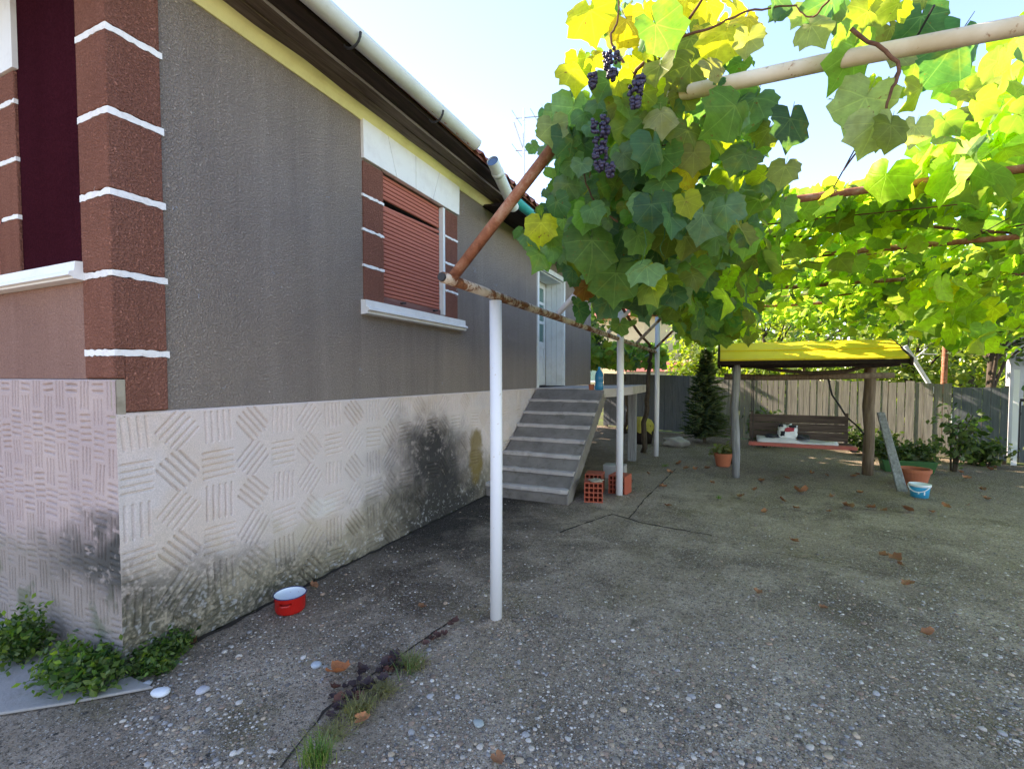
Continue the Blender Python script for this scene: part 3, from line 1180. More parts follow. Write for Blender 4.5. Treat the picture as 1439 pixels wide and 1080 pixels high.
# sloping slab under the steps
yl = ys0 + run * 7
m = MB()
m.prism([(SXR - .02, ys0 - .02, -.02), (SXR - .02, ys0 + .18, -.02), (SXR - .02, yl + .22, PT - .14), (SXR - .02, yl + .25, PT - .012), (SXR - .02, yl, PT - .012),
         (SXR - .02, ys0 - .02, rise * .55)], (WX - SXR + .06, 0, 0))
m.obj('stair_slab', 'stair_concrete', st)
m = MB()
m.prism([(SXR - .019, ys0 - .03, .0), (SXR - .019, ys0 + .14, .0), (SXR - .019, yl + .20, PT - .13), (SXR - .019, yl + .20, PT - .02), (SXR - .019, yl + .02, PT - .02), (SXR - .019, ys0 - .03, .10)], (.03, 0, 0))
m.obj('stringer', 'stair_concrete', st, bevel=.006)
LX, LY = -1.30, 8.85
m = MB()
m.prism([(WX + .016, yl, PT - .13), (SXR, yl, PT - .13), (SXR + .12, yl + .28, PT - .13), (LX, yl + .5, PT - .10), (LX, LY, PT - .10), (WX + .016, LY, PT - .13)], (0, 0, .132))
m.obj('landing', 'tread_concrete', st, bevel=.008)
MB().box(WX + .03, WX + .25, 8.3, 8.75, -.01, PT - .132).obj('landing_pier', 'slab_concrete', st)
MB().box(-1.55, -1.42, 8.45, 8.6, -.01, PT - .105).obj('landing_pier', 'wood_weathered', st)

# ================================================================== PERGOLA
RX, RZl = -1.26, 1.985
per = thing('pergola', (-1.2, 5.5, 0), 'pipe pergola with white posts, rusty side rail and flat crossbars carrying the vine', 'pergola')
PZ = 2.65
YB = [2.05, 3.62, 5.33, 7.1, 8.85]
PX = 4.75
def cpost(p, top, name='post'):
    m = MB()
    m.tube([(p[0], p[1], -.02), (p[0] + .004, p[1], top * .5), (p[0], p[1], top)], .037 if p[1] < 4 else .043, 18)
    ft = MB().lathe([(.15, -.006), (.11, .006), (.07, .013), (.036, .022)], (p[0], p[1], 0), 18)
    ft.v = [(p[0] + (x - p[0]) * q, p[1] + (y - p[1]) * q, z) for (x, y, z) in ft.v for q in [1 + .22 * math.sin(3 * math.atan2(y - p[1], x - p[0]) + p[1]) + random.gauss(0, .07)]]
    ft.obj('footing', 'yard_concrete', per, smooth=True)
    return m.obj(name, 'white_pipe', per, smooth=True)
pb = gr(697, 872)
cpost(pb, 1.955)
p2 = gr(870, 697)
cpost(p2, 2.62)
p3 = gr(922, 642)
cpost(p3, 2.60)
for y in (2.6, 5.9, 9.1):
    cpost((PX, y), RZl - .02)
def rx(y):
    return -1.26 + (y - 2.05) * .014
MB().tube([(rx(y) + (0 if abs(y - 5.88) > .2 else 0), y, RZl - .004 * (y - 2)) for y in (1.97, 2.6, 4.0, 5.9, 7.5, 9.15)], .027, 16).obj('side_rail', 'rusty_pipe', per, smooth=True)
MB().tube([(PX, y, RZl) for y in (1.97, 4, 6, 9.2)], .027, 12).obj('side_rail', 'rusty_pipe', per, smooth=True)
for i, y in enumerate(YB):
    x0 = rx(y)
    k = .62
    r = .027 if i == 0 else .022
    mats = 'rust_only' if i == 0 else ('white_pipe' if i in (1, 2) else 'rusty_pipe')
    MB().tube([(x0 + .005, y, RZl + .012), (x0 + k, y, PZ - .03)], r, 14).obj('strut', mats, per, smooth=True)
    MB().tube([(x0 + k - .03, y, PZ - .035), (x0 + k + .06, y, PZ + .012)] + ([tuple(pl(u_, v_, 1, y)) for u_, v_ in ((900, 144), (1155, 89), (1439, 36))] if i == 0 else [(1.5, y, PZ + .015)]) + [(PX - k, y, PZ)], r + .002, 14).obj('crossbar', 'beige_pipe' if i == 0 else 'rust_only', per, smooth=True)
    MB().tube([(PX - k - .02, y, PZ), (PX, y, RZl)], r, 10).obj('strut', 'rusty_pipe', per, smooth=True)
for x in (.6, 1.9, 3.2):
    MB().tube([(x, 1.98, PZ + .045), (x + .02, 5, PZ + .03), (x, 8.9, PZ + .045)], .004, 6).obj('wire', 'dark_metal', per)
# dark disc at the elbow in place of the shaded pipe hollow
MB().tube([(rx(2) , 1.955, RZl), (rx(2), 1.968, RZl)], .021, 14).obj('pipe_end', 'dark_metal', per)

# ================================================================== VINES
def leaf_template(seed, curl, fold, wav):
    r = random.Random(seed)
    n = 26
    # outline in polar coords round the petiole junction; angle 0 = tip
    key = [(0, .92), (14, .80), (28, .71), (42, .80), (56, .77), (70, .66), (84, .64), (100, .66), (118, .61), (136, .54), (152, .48), (166, .36), (176, .16), (180, .05)]
    def rad(a):
        a = abs(a)
        for (a0, r0), (a1, r1) in zip(key[:-1], key[1:]):
            if a0 <= a <= a1:
                t = (a - a0) / (a1 - a0)
                return r0 + (r1 - r0) * t
        return .06
    out, mid = [], []
    for i in range(n):
        a = -180 + 360 * i / n
        q = rad(a) * (1 + (.055 if i % 2 else -.045)) * r.uniform(.95, 1.05)
        out.append((q * math.sin(R_(a)), q * math.cos(R_(a))))
    for i in range(0, n, 2):
        a = -180 + 360 * i / n
        q = rad(a) * .55
        mid.append((q * math.sin(R_(a)), q * math.cos(R_(a))))
    pts = [(0, 0)] + mid + out
    V = []
    ph = r.uniform(0, 6)
    for x, y in pts:
        rr = x * x + (y - .2) ** 2
        z = -curl * rr + fold * abs(x) + wav * math.sin(5 * x + ph) * math.cos(4 * y + ph * .7) * rr ** .5
        V.append((x, y, z))
    F = []
    nm = n // 2
    for i in range(nm):
        j = (i + 1) % nm
        F.append((0, 1 + j, 1 + i))
        o0, o1, o2 = 1 + nm + 2 * i, 1 + nm + (2 * i + 1) % n, 1 + nm + (2 * i + 2) % n
        F += [(1 + i, o1, o0), (1 + i, 1 + j, o1), (1 + j, o2, o1)]
    # petiole
    b = len(V)
    V += [(-.012, 0, 0), (.012, 0, 0), (.006, -.42, .10), (-.006, -.42, .10), (0, 0, -.02), (0, -.42, .085)]
    F += [(b, b + 1, b + 2), (b, b + 2, b + 3), (b + 4, b, b + 3), (b + 4, b + 3, b + 5), (b + 1, b + 4, b + 5), (b + 1, b + 5, b + 2)]
    V = np.array(V)
    F = np.array(F)
    F = F[:, ::-1].copy()
    return V, F


TPL = [leaf_template(i, c, f, w) for i, (c, f, w) in enumerate([(.25, .15, .16), (.42, .28, .18), (.12, .38, .20), (.55, .08, .26), (-.18, .30, .18), (.35, -.12, .24), (.6, .35, .2)])]
# orient so that the upper face normal is +Z
TPL2 = []
for V, F in TPL:
    a, b, c = V[F[4][0]], V[F[4][1]], V[F[4][2]]
    if np.cross(b - a, c - a)[2] < 0:
        F = F[:, ::-1].copy()
    TPL2.append((V, F))
TPL = TPL2
LEAFME = [npmesh('leaf', V, F, 'vine_leaf', uv=V[:, :2]) for V, F in TPL]
for me in LEAFME:
    me.polygons.foreach_set('use_smooth', [True] * len(me.polygons))

TONE = {'G': (.11, .215, .055), 'g': (.18, .30, .055), 'D': (.065, .15, .075), 'T': (.16, .28, .15), 'Y': (.56, .46, .03), 'y': (.37, .52, .035),
        'Z': (.42, .44, .025), 'O': (.17, .20, .035), 'P': (.36, .37, .17), 'B': (.24, .10, .03)}  # sunlit and shaded leaf tones: glow and shade sit in the colours


def tone(t):
    c = np.array(TONE[t])
    return np.clip(c * rng.uniform(.78, 1.22) * (1 + rng.normal(0, .06, 3)), .004, .9)


def frame(tip, nrm):
    tip = tip / np.linalg.norm(tip)
    nrm = nrm - tip * (nrm @ tip)
    nrm /= np.linalg.norm(nrm) + 1e-9
    return np.stack([np.cross(tip, nrm), tip, nrm], 1)      # columns


LEAVES = []           # (pos, R, size, colour, template)


def put_leaf(c, size, t, tip=None, nrm=None, k=None):
    """c is the blade centre"""
    if tip is None:
        tip = np.array([rng.normal(0, .45), rng.normal(0, .45), -1.0])
    if nrm is None:
        nrm = np.array([rng.normal(0, .5), rng.normal(0, .5), 1.0])
    Rm = frame(np.asarray(tip, float), np.asarray(nrm, float))
    pos = np.asarray(c) - Rm[:, 1] * size * .3
    return (pos, Rm, size, tone(t), rng.integers(len(TPL)) if k is None else k)


def facing(spread=.45):
    """leaf that hangs from its stalk and shows a face to the open yard side"""
    n = -cF + cR * rng.normal(0, spread) + cU * (rng.normal(.15, spread))
    return n


near = []
SPEC = """832 30 78 Y;808 108 52 Z;842 84 34 Y;888 38 62 Y;894 92 38 Y;868 58 40 P;930 50 82 G;905 26 38 Y;902 36 26 g;962 12 48 Y;975 66 64 O;960 104 72 O;
925 102 54 O;1012 62 76 Y;1000 14 44 Y;1042 42 44 Y;990 88 48 G;1003 98 44 P;1036 96 34 G;803 168 70 T;776 186 50 P;767 160 28 T;850 124 50 G;854 152 54 T;
802 212 70 D;816 236 34 T;876 150 50 O;886 186 76 g;832 182 28 T;882 222 44 T;905 182 70 G;930 168 54 P;956 142 50 O;990 152 54 D;1020 162 84 Y;1042 164 44 T;
962 196 58 O;990 206 56 Y;915 216 62 D;946 188 44 G;1016 216 54 Z;866 268 100 G;786 292 44 D;792 322 66 g;812 256 44 T;796 268 44 T;822 308 50 G;832 356 108 G;
878 326 72 D;760 324 52 Z;746 336 36 T;776 352 44 T;780 263 24 Y;895 242 58 D;930 262 56 O;961 252 44 Y;896 286 38 T;916 300 60 D;942 312 56 D;986 316 68 T;
966 290 44 Z;882 334 66 D;940 342 56 O;1011 342 50 G;962 344 52 O;1000 276 40 T;1046 332 46 O;864 400 88 G;757 364 46 O;901 382 58 T;902 422 58 D;822 410 34 B;
816 442 34 D;850 432 46 D;876 352 60 D;1086 2 66 D;1052 34 66 Y;1050 62 46 P;1126 22 44 P;1146 44 54 P;1162 14 78 D;1190 88 92 g;1186 42 64 O;1216 30 66 O;
1232 10 44 Z;1196 132 50 P;1206 156 84 P;1292 40 66 D;1332 76 100 D;1256 50 56 O;1262 82 50 P;1291 96 40 g;1256 14 46 Z;1292 4 44 O;1250 132 40 y;1286 136 50 y;
1110 182 70 D;1100 244 46 P;1224 190 70 P;1252 188 60 O;1284 188 46 P;1056 152 66 T;1040 225 60 G;1075 190 44 O;1080 262 56 T;1030 250 56 Y;860 20 40 O;915 130 40 Z;
840 330 50 D;800 385 30 D;835 300 40 T;845 380 50 D;900 340 50 G;925 360 56 D;860 180 40 G;930 230 60 G;950 285 50 g;975 225 50 O;1060 290 60 g;1100 300 54 G;1020 300 56 T;800 195 46 G;826 168 44 T;858 176 50 G;880 152 46 g;905 140 44 O;918 150 46 G;790 205 40 D;840 150 40 T;925 122 44 O;872 122 40 Z;770 215 34 T;805 235 40 G"""
for it in SPEC.replace('\n', '').split(';'):
    u, v, s, t = it.split()
    u, v, s = float(u), float(v), float(s)
    if t == 'Y' and v > 125 and u > 930 and rng.uniform() < .65:
        t = rng.choice(list('Zgg'))
    if v > 190 and t in 'YO' and u < 935:
        t = rng.choice(list('OgGTG'))
    yy = rng.uniform(1.93, 2.35) if t in 'YZOP' else rng.uniform(1.90, 2.5)
    if 770 < u < 935 and 95 < v < 240:
        yy = rng.uniform(1.80, 2.0)
    if v > 400:
        yy = rng.uniform(2.3, 2.8)
    c = pl(u, v, 1, yy)
    d = proj(c)[2]
    size = min(s * d / FPX * .69, .185)
    tip = np.array([0, 0, -1.0]) + cR * rng.normal(0, .45) + cF * rng.normal(.05, .3)
    near.append(put_leaf(c, size, t, tip, facing(.38)))
    for _ in range(1 if u > 1065 else 3):
        c2_ = pl(u + rng.normal(0, 15), v + rng.normal(0, 13), 1, yy + rng.uniform(.06, .3))
        tip = np.array([0, 0, -1.0]) + cR * rng.normal(0, .6) + cF * rng.normal(.05, .4)
        if u < 1065 or rng.uniform() < .5:
            near.append(put_leaf(c2_, size * rng.uniform(.45, .8), t if rng.uniform() < .6 else rng.choice(list('GgTDO')), tip, facing(.6)))
SPEC2 = """1372 116 84 y;1420 102 96 y;1346 118 54 g;1402 142 66 y;1340 204 84 y;1422 172 90 y;1392 212 76 y;1432 222 80 y;1310 226 70 y;1280 250 66 y;1362 242 70 G;1240 262 60 y;
1405 255 66 G;1330 258 60 y;1432 60 60 y;1436 262 70 g;1375 172 60 y;1438 140 60 G"""
for it in SPEC2.replace('\n', '').split(';'):
    u, v, s, t = it.split()
    u, v, s = float(u), float(v), float(s)
    c = pl(u, v, 1, rng.uniform(3.2, 3.9))
    d = proj(c)[2]
    near.append(put_leaf(c, min(s * d / FPX * .8, .26), t, np.array([rng.normal(0, .5), rng.normal(0, .5), -.9]), np.array([rng.normal(-.3, .5), rng.normal(-.3, .5), 1.0])))


def inpoly(u, v, poly):
    r = False
    j = len(poly) - 1
    for i in range(len(poly)):
        (a, b), (c, d) = poly[i], poly[j]
        if (b > v) != (d > v) and u < (c - a) * (v - b) / (d - b) + a:
            r = not r
        j = i
    return r


fillA = [(772, 170), (800, 140), (880, 150), (1000, 140), (1060, 190), (1085, 250), (1060, 340), (960, 420), (880, 425), (820, 380), (765, 330), (800, 250)]
mid = []
while len(mid) < 250:
    u, v = rng.uniform(740, 1090), rng.uniform(130, 430)
    if not inpoly(u, v, fillA):
        continue
    c = pl(u, v, 1, rng.uniform(2.2, 3.5))
    mid.append(put_leaf(c, rng.uniform(.085, .15), rng.choice(list('DDDGGTTOgZ')), np.array([rng.normal(0, .5), rng.normal(0, .4), -1.0]), facing(.7)))

# shoots hanging along the house-side rail
side = []
tries = 0
while len(side) < 520 and tries < 60000:
    tries += 1
    y = rng.uniform(3.0, 9.6)
    x = rng.uniform(-1.35, .3)
    z = rng.uniform(1.72, 2.85)
    u, v, d = proj((x, y, z))
    if u < 812 or v < 235:
        continue
    if u < 915 and v > 425 and not (u > 900 and v < 440):
        continue
    if 915 <= u < 1000 and v > 430 + (u - 905) * .65:
        continue
    if u >= 1000 and v > 478:
        continue
    t = rng.choice(list('DDDDGGTOOg')) if x < -.1 else rng.choice(list('DGGgyOO'))
    side.append(put_leaf((x, y, z), rng.uniform(.10, .18), t, np.array([rng.normal(0, .5), rng.normal(0, .5), -1.0]), np.array([rng.normal(.3, .6), rng.normal(-.6, .6), .8])))

# flat canopy over the yard
sky_line = [(1000, 235), (1060, 262), (1110, 275), (1215, 262), (1255, 240), (1300, 205), (1330, 150), (1360, 105), (1439, 60), (1700, 0)]
def above_sky(u, v):
    if u < 1000:
        return v < 240
    return v < np.interp(u, [p[0] for p in sky_line], [p[1] for p in sky_line])
canopy = []
tries = 0
while len(canopy) < 5600 and tries < 160000:
    tries += 1
    x, y = rng.uniform(-1.0, 4.5), rng.uniform(2.4, 11.6)
    dens = vnoise(np.array(x * 1.1), np.array(y * .9), 5)
    if rng.uniform() > .12 + 1.35 * float(dens) ** 1.6:
        continue
    if 7.2 < y < 9.3 and x < 1.6 and rng.uniform() < .6:
        continue
    hang = rng.exponential(.13) if y > 5 else rng.exponential(.09)
    z = 2.86 - hang + rng.normal(0, .04)
    if x > 2.2 and y > 4.6 and rng.uniform() < .28:
        z -= rng.uniform(0, .75)
    if z < 1.75:
        continue
    u, v, d = proj((x, y, z))
    if d < 1.0 or above_sky(u, v):
        continue
    if 1005 < u < 1245 and v > 474 and y < 7.7:
        continue
    if 1245 < u < 1370 and v > 482:
        continue
    if v > 503:
        continue
    t = rng.choice(list('yyyyygggGGZO')) if y < 6 else rng.choice(list('yyyyyggGGDO'))
    canopy.append(put_leaf((x, y, z), rng.uniform(.085, .15), t, np.array([rng.normal(0, .8), rng.normal(0, .8), -.55]), np.array([sdir.x, sdir.y, sdir.z + .35]) + rng.normal(0, .42, 3)))
# bright hanging shoot by the right
for _ in range(46):
    u, v = rng.uniform(1270, 1400), rng.uniform(395, 488)
    if v > 440 + (u - 1270) * .5 + 20:
        continue
    c = pl(u, v, 1, rng.uniform(5.0, 6.0))
    canopy.append(put_leaf(c, rng.uniform(.13, .2), rng.choice(list('yygZ')), np.array([rng.normal(0, .6), rng.normal(0, .6), -.8]), np.array([rng.normal(-.5, .4), rng.normal(-.4, .4), .8])))


def grow_vine(root, leaves, nobj):
    """largest leaves in view as single parts, the rest one mass"""
    def vis(l):
        u, v, d = proj(l[0])
        return l[2] / max(d, .1) * (1 if (-60 < u < 1500 and -60 < v < 1100 and d > .2) else .02)
    leaves = sorted(leaves, key=vis, reverse=True)
    for (p, Rm, s, c, k) in leaves[:nobj]:
        o = link('leaf', LEAFME[k], root)
        M = Matrix.Identity(4)
        for i in range(3):
            for j in range(3):
                M[i][j] = Rm[i, j] * s
            M[i][3] = p[i]
        o.matrix_basis = M
        o.color = (*c, 1)
    Vs, Fs, Cs, Us = [], [], [], []
    off = 0
    for (p, Rm, s, c, k) in leaves[nobj:]:
        V, F = TPL[k]
        Vs.append((V * s) @ Rm.T + p)
        Fs.append(F + off)
        Cs.append(np.tile(c, (len(V), 1)))
        Us.append(V[:, :2])
        off += len(V)
    if Vs:
        me = npmesh('foliage', np.concatenate(Vs), np.concatenate(Fs), 'vine_leaf_mass', np.concatenate(Cs), np.concatenate(Us), smooth=True)
        link('foliage', me, root, kind='stuff')


vine1 = thing('grape_vine', (-1.42, 9.5, 0), 'grape vine with green and yellow leaves and dark grapes hanging from the house-side rail', 'grape vine')
vine2 = thing('grape_vine', (PX + .25, 7.5, 0), 'sunlit yellow-green grape vine spread flat over the crossbars above the swing', 'grape vine')
NV = len(near) - 18
grow_vine(vine1, near[:NV] + mid + side, 300)
grow_vine(vine2, near[NV:] + canopy, 300)

# third vine: low bower behind the house end, extended out of view to shade the yard
bower = []
tries = 0
while len(bower) < 2800 and tries < 60000:
    tries += 1
    x, y, z = rng.uniform(-6.2, -1.05), rng.uniform(10.5, 14.0), rng.uniform(1.72, 3.6)
    u, v, d = proj((x, y, z))
    if y < 10.75 and x < -2.3:
        continue
    if u > 832 and (v < 484 or v > 517 or u > 935):
        continue
    bower.append(put_leaf((x, y, z), rng.uniform(.12, .19), rng.choice(list('DDGGGgO')), np.array([rng.normal(0, .7), rng.normal(0, .7), -.6]), np.array([rng.normal(-.3, .6), rng.normal(0, .6), 1.0])))
vine3 = thing('grape_vine', (-2.3, 12.2, 0), 'dark low grape vine bower behind the stair landing, extended unseen for shade', 'grape vine')
grow_vine(vine3, bower, 0)

# trunks and canes
def wander(pts, j, n=6):
    P = []
    for a, b in zip(pts[:-1], pts[1:]):
        a, b = np.array(a, float), np.array(b, float)
        for i in range(n):
            P.append(a + (b - a) * i / n + rng.normal(0, j, 3))
    P.append(np.array(pts[-1], float))
    return P


tr = wander([(-1.42, 9.5, -.02), (-1.36, 9.35, .9), (-1.28, 9.1, 1.75), (-1.2, 8.6, 2.05)], .02)
MB().tube(tr, [.055 - .03 * i / len(tr) for i in range(len(tr))], 10).obj('trunk', 'bark', vine1, smooth=True)
tr = wander([(PX + .25, 7.5, -.02), (PX + .15, 7.4, 1.2), (PX - .1, 7.3, 2.2), (PX - .8, 7.2, 2.7)], .03)
MB().tube(tr, [.065 - .03 * i / len(tr) for i in range(len(tr))], 10).obj('trunk', 'bark', vine2, smooth=True)
tr = wander([(-2.3, 12.2, -.02), (-2.25, 12.1, 1.0), (-2.4, 11.9, 1.9), (-3.2, 11.8, 2.5)], .03)
MB().tube(tr, [.05 - .02 * i / len(tr) for i in range(len(tr))], 9).obj('trunk', 'bark', vine3, smooth=True)
def cane(root, pts, r, mat='cane', j=.008):
    K = [np.array(p, float) for p in pts]
    K = [2 * K[0] - K[1]] + K + [2 * K[-1] - K[-2]]
    P = []
    for i in range(1, len(K) - 2):
        for t in np.linspace(0, 1, 7)[:-1]:
            a, b, c, d = K[i - 1], K[i], K[i + 1], K[i + 2]
            P.append(.5 * (2 * b + (c - a) * t + (2 * a - 5 * b + 4 * c - d) * t * t + (3 * b - a - 3 * c + d) * t ** 3) + rng.normal(0, j * .25, 3))
    P.append(K[-2])
    MB().tube(P, [r * (1 - .6 * i / len(P)) for i in range(len(P))], 7).obj('cane', mat, root, smooth=True)
pp = lambda u, v, y: pl(u, v, 1, y)
cane(vine1, [(-1.2, 8.6, 2.05), (-1.1, 6.5, 2.15), (-.95, 4.2, 2.35), (-.72, 2.6, 2.6), (-.5, 2.08, 2.7)], .022)
cane(vine1, [(-.8, 3.0, 2.6), pp(885, 118, 2.08), pp(925, 84, 2.02), pp(962, 36, 1.98), pp(1000, -20, 1.9)], .010)
cane(vine1, [pp(905, 128, 2.1), pp(860, 60, 2.04), pp(868, 28, 2.02), pp(868, -20, 2.0)], .006)
cane(vine1, [pp(915, 60, 2.0), pp(990, 42, 1.98), pp(1050, 16, 1.95), pp(1120, 8, 1.9)], .006)
cane(vine1, [(-.1, 2.3, 2.66), pp(1030, 190, 2.2), pp(975, 190, 2.1), pp(930, 205, 2.1)], .006)
cane(vine1, [pp(1000, 235, 2.3), pp(970, 262, 2.2), pp(935, 302, 2.1), pp(905, 322, 2.05)], .005, 'green_plastic')
cane(vine1, [pp(935, 302, 2.1), pp(934, 330, 2.1), pp(928, 350, 2.08), pp(935, 362, 2.1)], .0025, 'green_plastic', .004)
cane(vine1, [pp(905, 322, 2.05), pp(908, 345, 2.05), pp(900, 372, 2.05)], .0025, 'green_plastic', .004)
cane(vine1, [pp(868, 312, 2.2), pp(840, 290, 2.2), pp(820, 240, 2.2), pp(830, 180, 2.2)], .005)
cane(vine1, [pp(1195, 40, 1.98), pp(1260, 88, 2.0), pp(1252, 130, 2.0), pp(1235, 170, 2.05), pp(1185, 240, 2.3)], .007)
cane(vine1, [pp(1165, 0, 1.95), pp(1140, 25, 2.0), pp(1118, 8, 2.0)], .004)
cane(vine1, [pp(826, 178, 2.05), pp(832, 215, 2.05), pp(828, 250, 2.05)], .004)
for i in range(14):
    x = rng.uniform(.2, 4.2)
    y = rng.uniform(3.4, 9)
    cane(vine2, [(x, y, 2.7), (x + rng.normal(0, .5), y + rng.normal(0, .6), 2.75), (x + rng.normal(0, .8), y + rng.normal(0, .9), 2.6)], .009)
cane(vine2, [(PX - .8, 7.2, 2.7), (3, 6, 2.72), (1.6, 5.0, 2.72), (.7, 4.2, 2.74)], .02)
cane(vine2, [(PX - .8, 7.2, 2.7), (2.6, 8, 2.72), (1.0, 8.6, 2.7), (-.2, 8.6, 2.68)], .02)

# grapes
ico_v = []
t_ = (1 + 5 ** .5) / 2
ico = np.array([(-1, t_, 0), (1, t_, 0), (-1, -t_, 0), (1, -t_, 0), (0, -1, t_), (0, 1, t_), (0, -1, -t_), (0, 1, -t_), (t_, 0, -1), (t_, 0, 1), (-t_, 0, -1), (-t_, 0, 1)], float)
ico /= np.linalg.norm(ico[0])
icof = np.array([(0, 11, 5), (0, 5, 1), (0, 1, 7), (0, 7, 10), (0, 10, 11), (1, 5, 9), (5, 11, 4), (11, 10, 2), (10, 7, 6), (7, 1, 8), (3, 9, 4), (3, 4, 2), (3, 2, 6), (3, 6, 8), (3, 8, 9), (4, 9, 5), (2, 4, 11), (6, 2, 10), (8, 6, 7), (9, 8, 1)])
def subdiv(V, F):
    V = [tuple(v) for v in V]
    cache = {}
    out = []
    def midp(a, b):
        k = (min(a, b), max(a, b))
        if k not in cache:
            m = (np.array(V[a]) + np.array(V[b])) / 2
            m /= np.linalg.norm(m)
            V.append(tuple(m))
            cache[k] = len(V) - 1
        return cache[k]
    for a, b, c in F:
        x, y, z = midp(a, b), midp(b, c), midp(c, a)
        out += [(a, x, z), (b, y, x), (c, z, y), (x, y, z)]
    return np.array(V), np.array(out)
ico2, ico2f = subdiv(ico, icof)
for (u, v, L) in ((860, 92, .10), (893, 136, .085), (843, 190, .115), (843, 224, .09), (833, 114, .05), (858, 240, .05), (900, 118, .05)):
    c = pl(u, v, 1, 1.78)
    Vs, Fs = [], []
    off = 0
    for i in range(int(560 * L) + 14):
        t = rng.uniform(-.5, .5)
        rr = L * .34 * (.55 - t * .0 - .45 * max(0, -t * 1.6)) * rng.uniform(.4, 1) ** .5 * 1.6
        a = rng.uniform(0, 6.28)
        p = c + np.array([rr * math.cos(a), rr * math.sin(a), t * L])
        Vs.append(ico2 * rng.uniform(.0068, .0086) + p)
        Fs.append(ico2f + off)
        off += len(ico2)
    link('grape_bunch', npmesh('grape_bunch', np.concatenate(Vs), np.concatenate(Fs), 'grape', smooth=True), vine1)

# ================================================================== FENCE AND BACKGROUND
FA, FB = np.array([-3.3, 14.06]), np.array([4.42, 10.76])
fd = (FB - FA) / np.linalg.norm(FB - FA)
fn = np.array([-fd[1], fd[0]]) * -1          # towards the yard
if fn @ (np.array([0, 0]) - FA) < 0:
    fn = -fn
FL = np.linalg.norm(FB - FA)
fence = thing('board_fence', (float((FA + FB)[0] / 2), float((FA + FB)[1] / 2), 0), 'fence of weathered upright boards, tan and grey, closing the far end of the yard', 'fence')


def fbox(parent, name, s0, s1, o0, o1, z0, z1, mat, z1b=None):
    """box along the fence line: s along, o towards the yard"""
    z1b = z1 if z1b is None else z1b
    q = lambda s, o, z: (*(FA + fd * s + fn * o), z)
    m = MB().add([q(s0, o0, z0), q(s1, o0, z0), q(s1, o1, z0), q(s0, o1, z0), q(s0, o0, z1), q(s1, o0, z1b), q(s1, o1, z1b), q(s0, o1, z1)],
                 [(0, 1, 2, 3), (7, 6, 5, 4), (4, 5, 1, 0), (5, 6, 2, 1), (6, 7, 3, 2), (7, 4, 0, 3)])
    return m.obj(name, mat, parent)


s = 0.0
i = 0
while s < FL - .02:
    bw = .118 if s < 2.6 else rng.uniform(.105, .14)
    top = 1.60 - .25 * s / FL
    u = proj((*(FA + fd * s), 1.0))[0]
    if u > 1327:
        mat = 'wood_fence_grey'
        top = 1.31
        gap = .004
    elif u < 965:
        mat = 'wood_fence_grey'  # left boards: their shade is put into the darker grey
        gap = .004
    else:
        mat = 'wood_fence'
        top += rng.normal(0, .012)
        gap = rng.uniform(.006, .016)
    e = min(s + bw - gap, FL)
    j = rng.normal(0, .004)
    fbox(fence, 'board', s, e, .0 + j, .02 + j, .03 + rng.uniform(0, .03), top, mat, top + rng.normal(0, .004))
    s += bw
for z in (.35, 1.12):
    fbox(fence, 'rail', 0, FL, -.055, -.008, z, z + .07, 'wood_post')
for k in range(6):
    s = FL * k / 5
    fbox(fence, 'post', max(0, s - .05), min(FL, s + .05), -.15, -.06, -.03, 1.34, 'wood_post')

# gate right of the fence
gp = gr(1417, 652)
gate = thing('yard_gate', (float(gp[0]) + .3, float(gp[1]), 0), 'dark blue grey gate leaf hung on a white post beside the fence', 'gate')
G0 = FB + fd * .06
q = lambda s, o: FA + fd * (FL + s) + fn * o
def gbox(name, s0, s1, o0, o1, z0, z1, mat):
    fbox(gate, name, FL + s0, FL + s1, o0, o1, z0, z1, mat)
gbox('gate_post', .05, .12, -.03, .04, -.02, 1.62, 'white_pipe')
for k in range(9):
    gbox('panel', .15 + k * .12, .15 + k * .12 + .112, 0, .02, .05, 1.02, 'wood_fence_grey')
gbox('top_bar', .13, 1.3, -.02, .03, 1.08, 1.13, 'dark_metal')
gbox('hinge_bar', .13, 1.3, -.02, -.003, .25, .30, 'dark_metal')
gbox('hinge_bar', .13, 1.3, -.02, -.003, .85, .90, 'dark_metal')
gbox('gate_stile', .125, .148, -.02, .02, .05, 1.08, 'dark_metal')

# concrete utility pole with openings beyond the gate
pc = pl(1426, 520, 1, 12.3)
pole = thing('utility_pole', (float(pc[0]), 12.3, 0), 'pale concrete utility pole with square holes beyond the gate', 'utility pole')
m = MB()
x, y = float(pc[0]), 12.3
hw_ = .10
m.box(x - hw_, x - .035, y - .09, y + .09, -.03, 7)
m.box(x + .035, x + hw_, y - .09, y + .09, -.03, 7)
z = -.03
while z < 7:
    m.box(x - .035, x + .035, y - .088, y + .088, z, min(z + .30, 7))
    z += .38
m.obj('shaft', 'concrete_pole', pole)
# rusty brown post beyond the fence
bp = pl(1326, 520, 1, 12.6)
rp = thing('timber_pole', (float(bp[0]), 12.6, 0), 'slim red-brown timber pole standing just beyond the fence', 'pole')
MB().tube([(bp[0], 12.6, -.03), (bp[0] + .03, 12.6, 3.6)], [.055, .045], 10).obj('shaft', 'rust_only', rp, smooth=True)
MB().tube([(bp[0] + .02, 12.57, 2.85), (bp[0] + .55, 12.57, 2.85)], .02, 8).obj('arm', 'rust_only', rp)
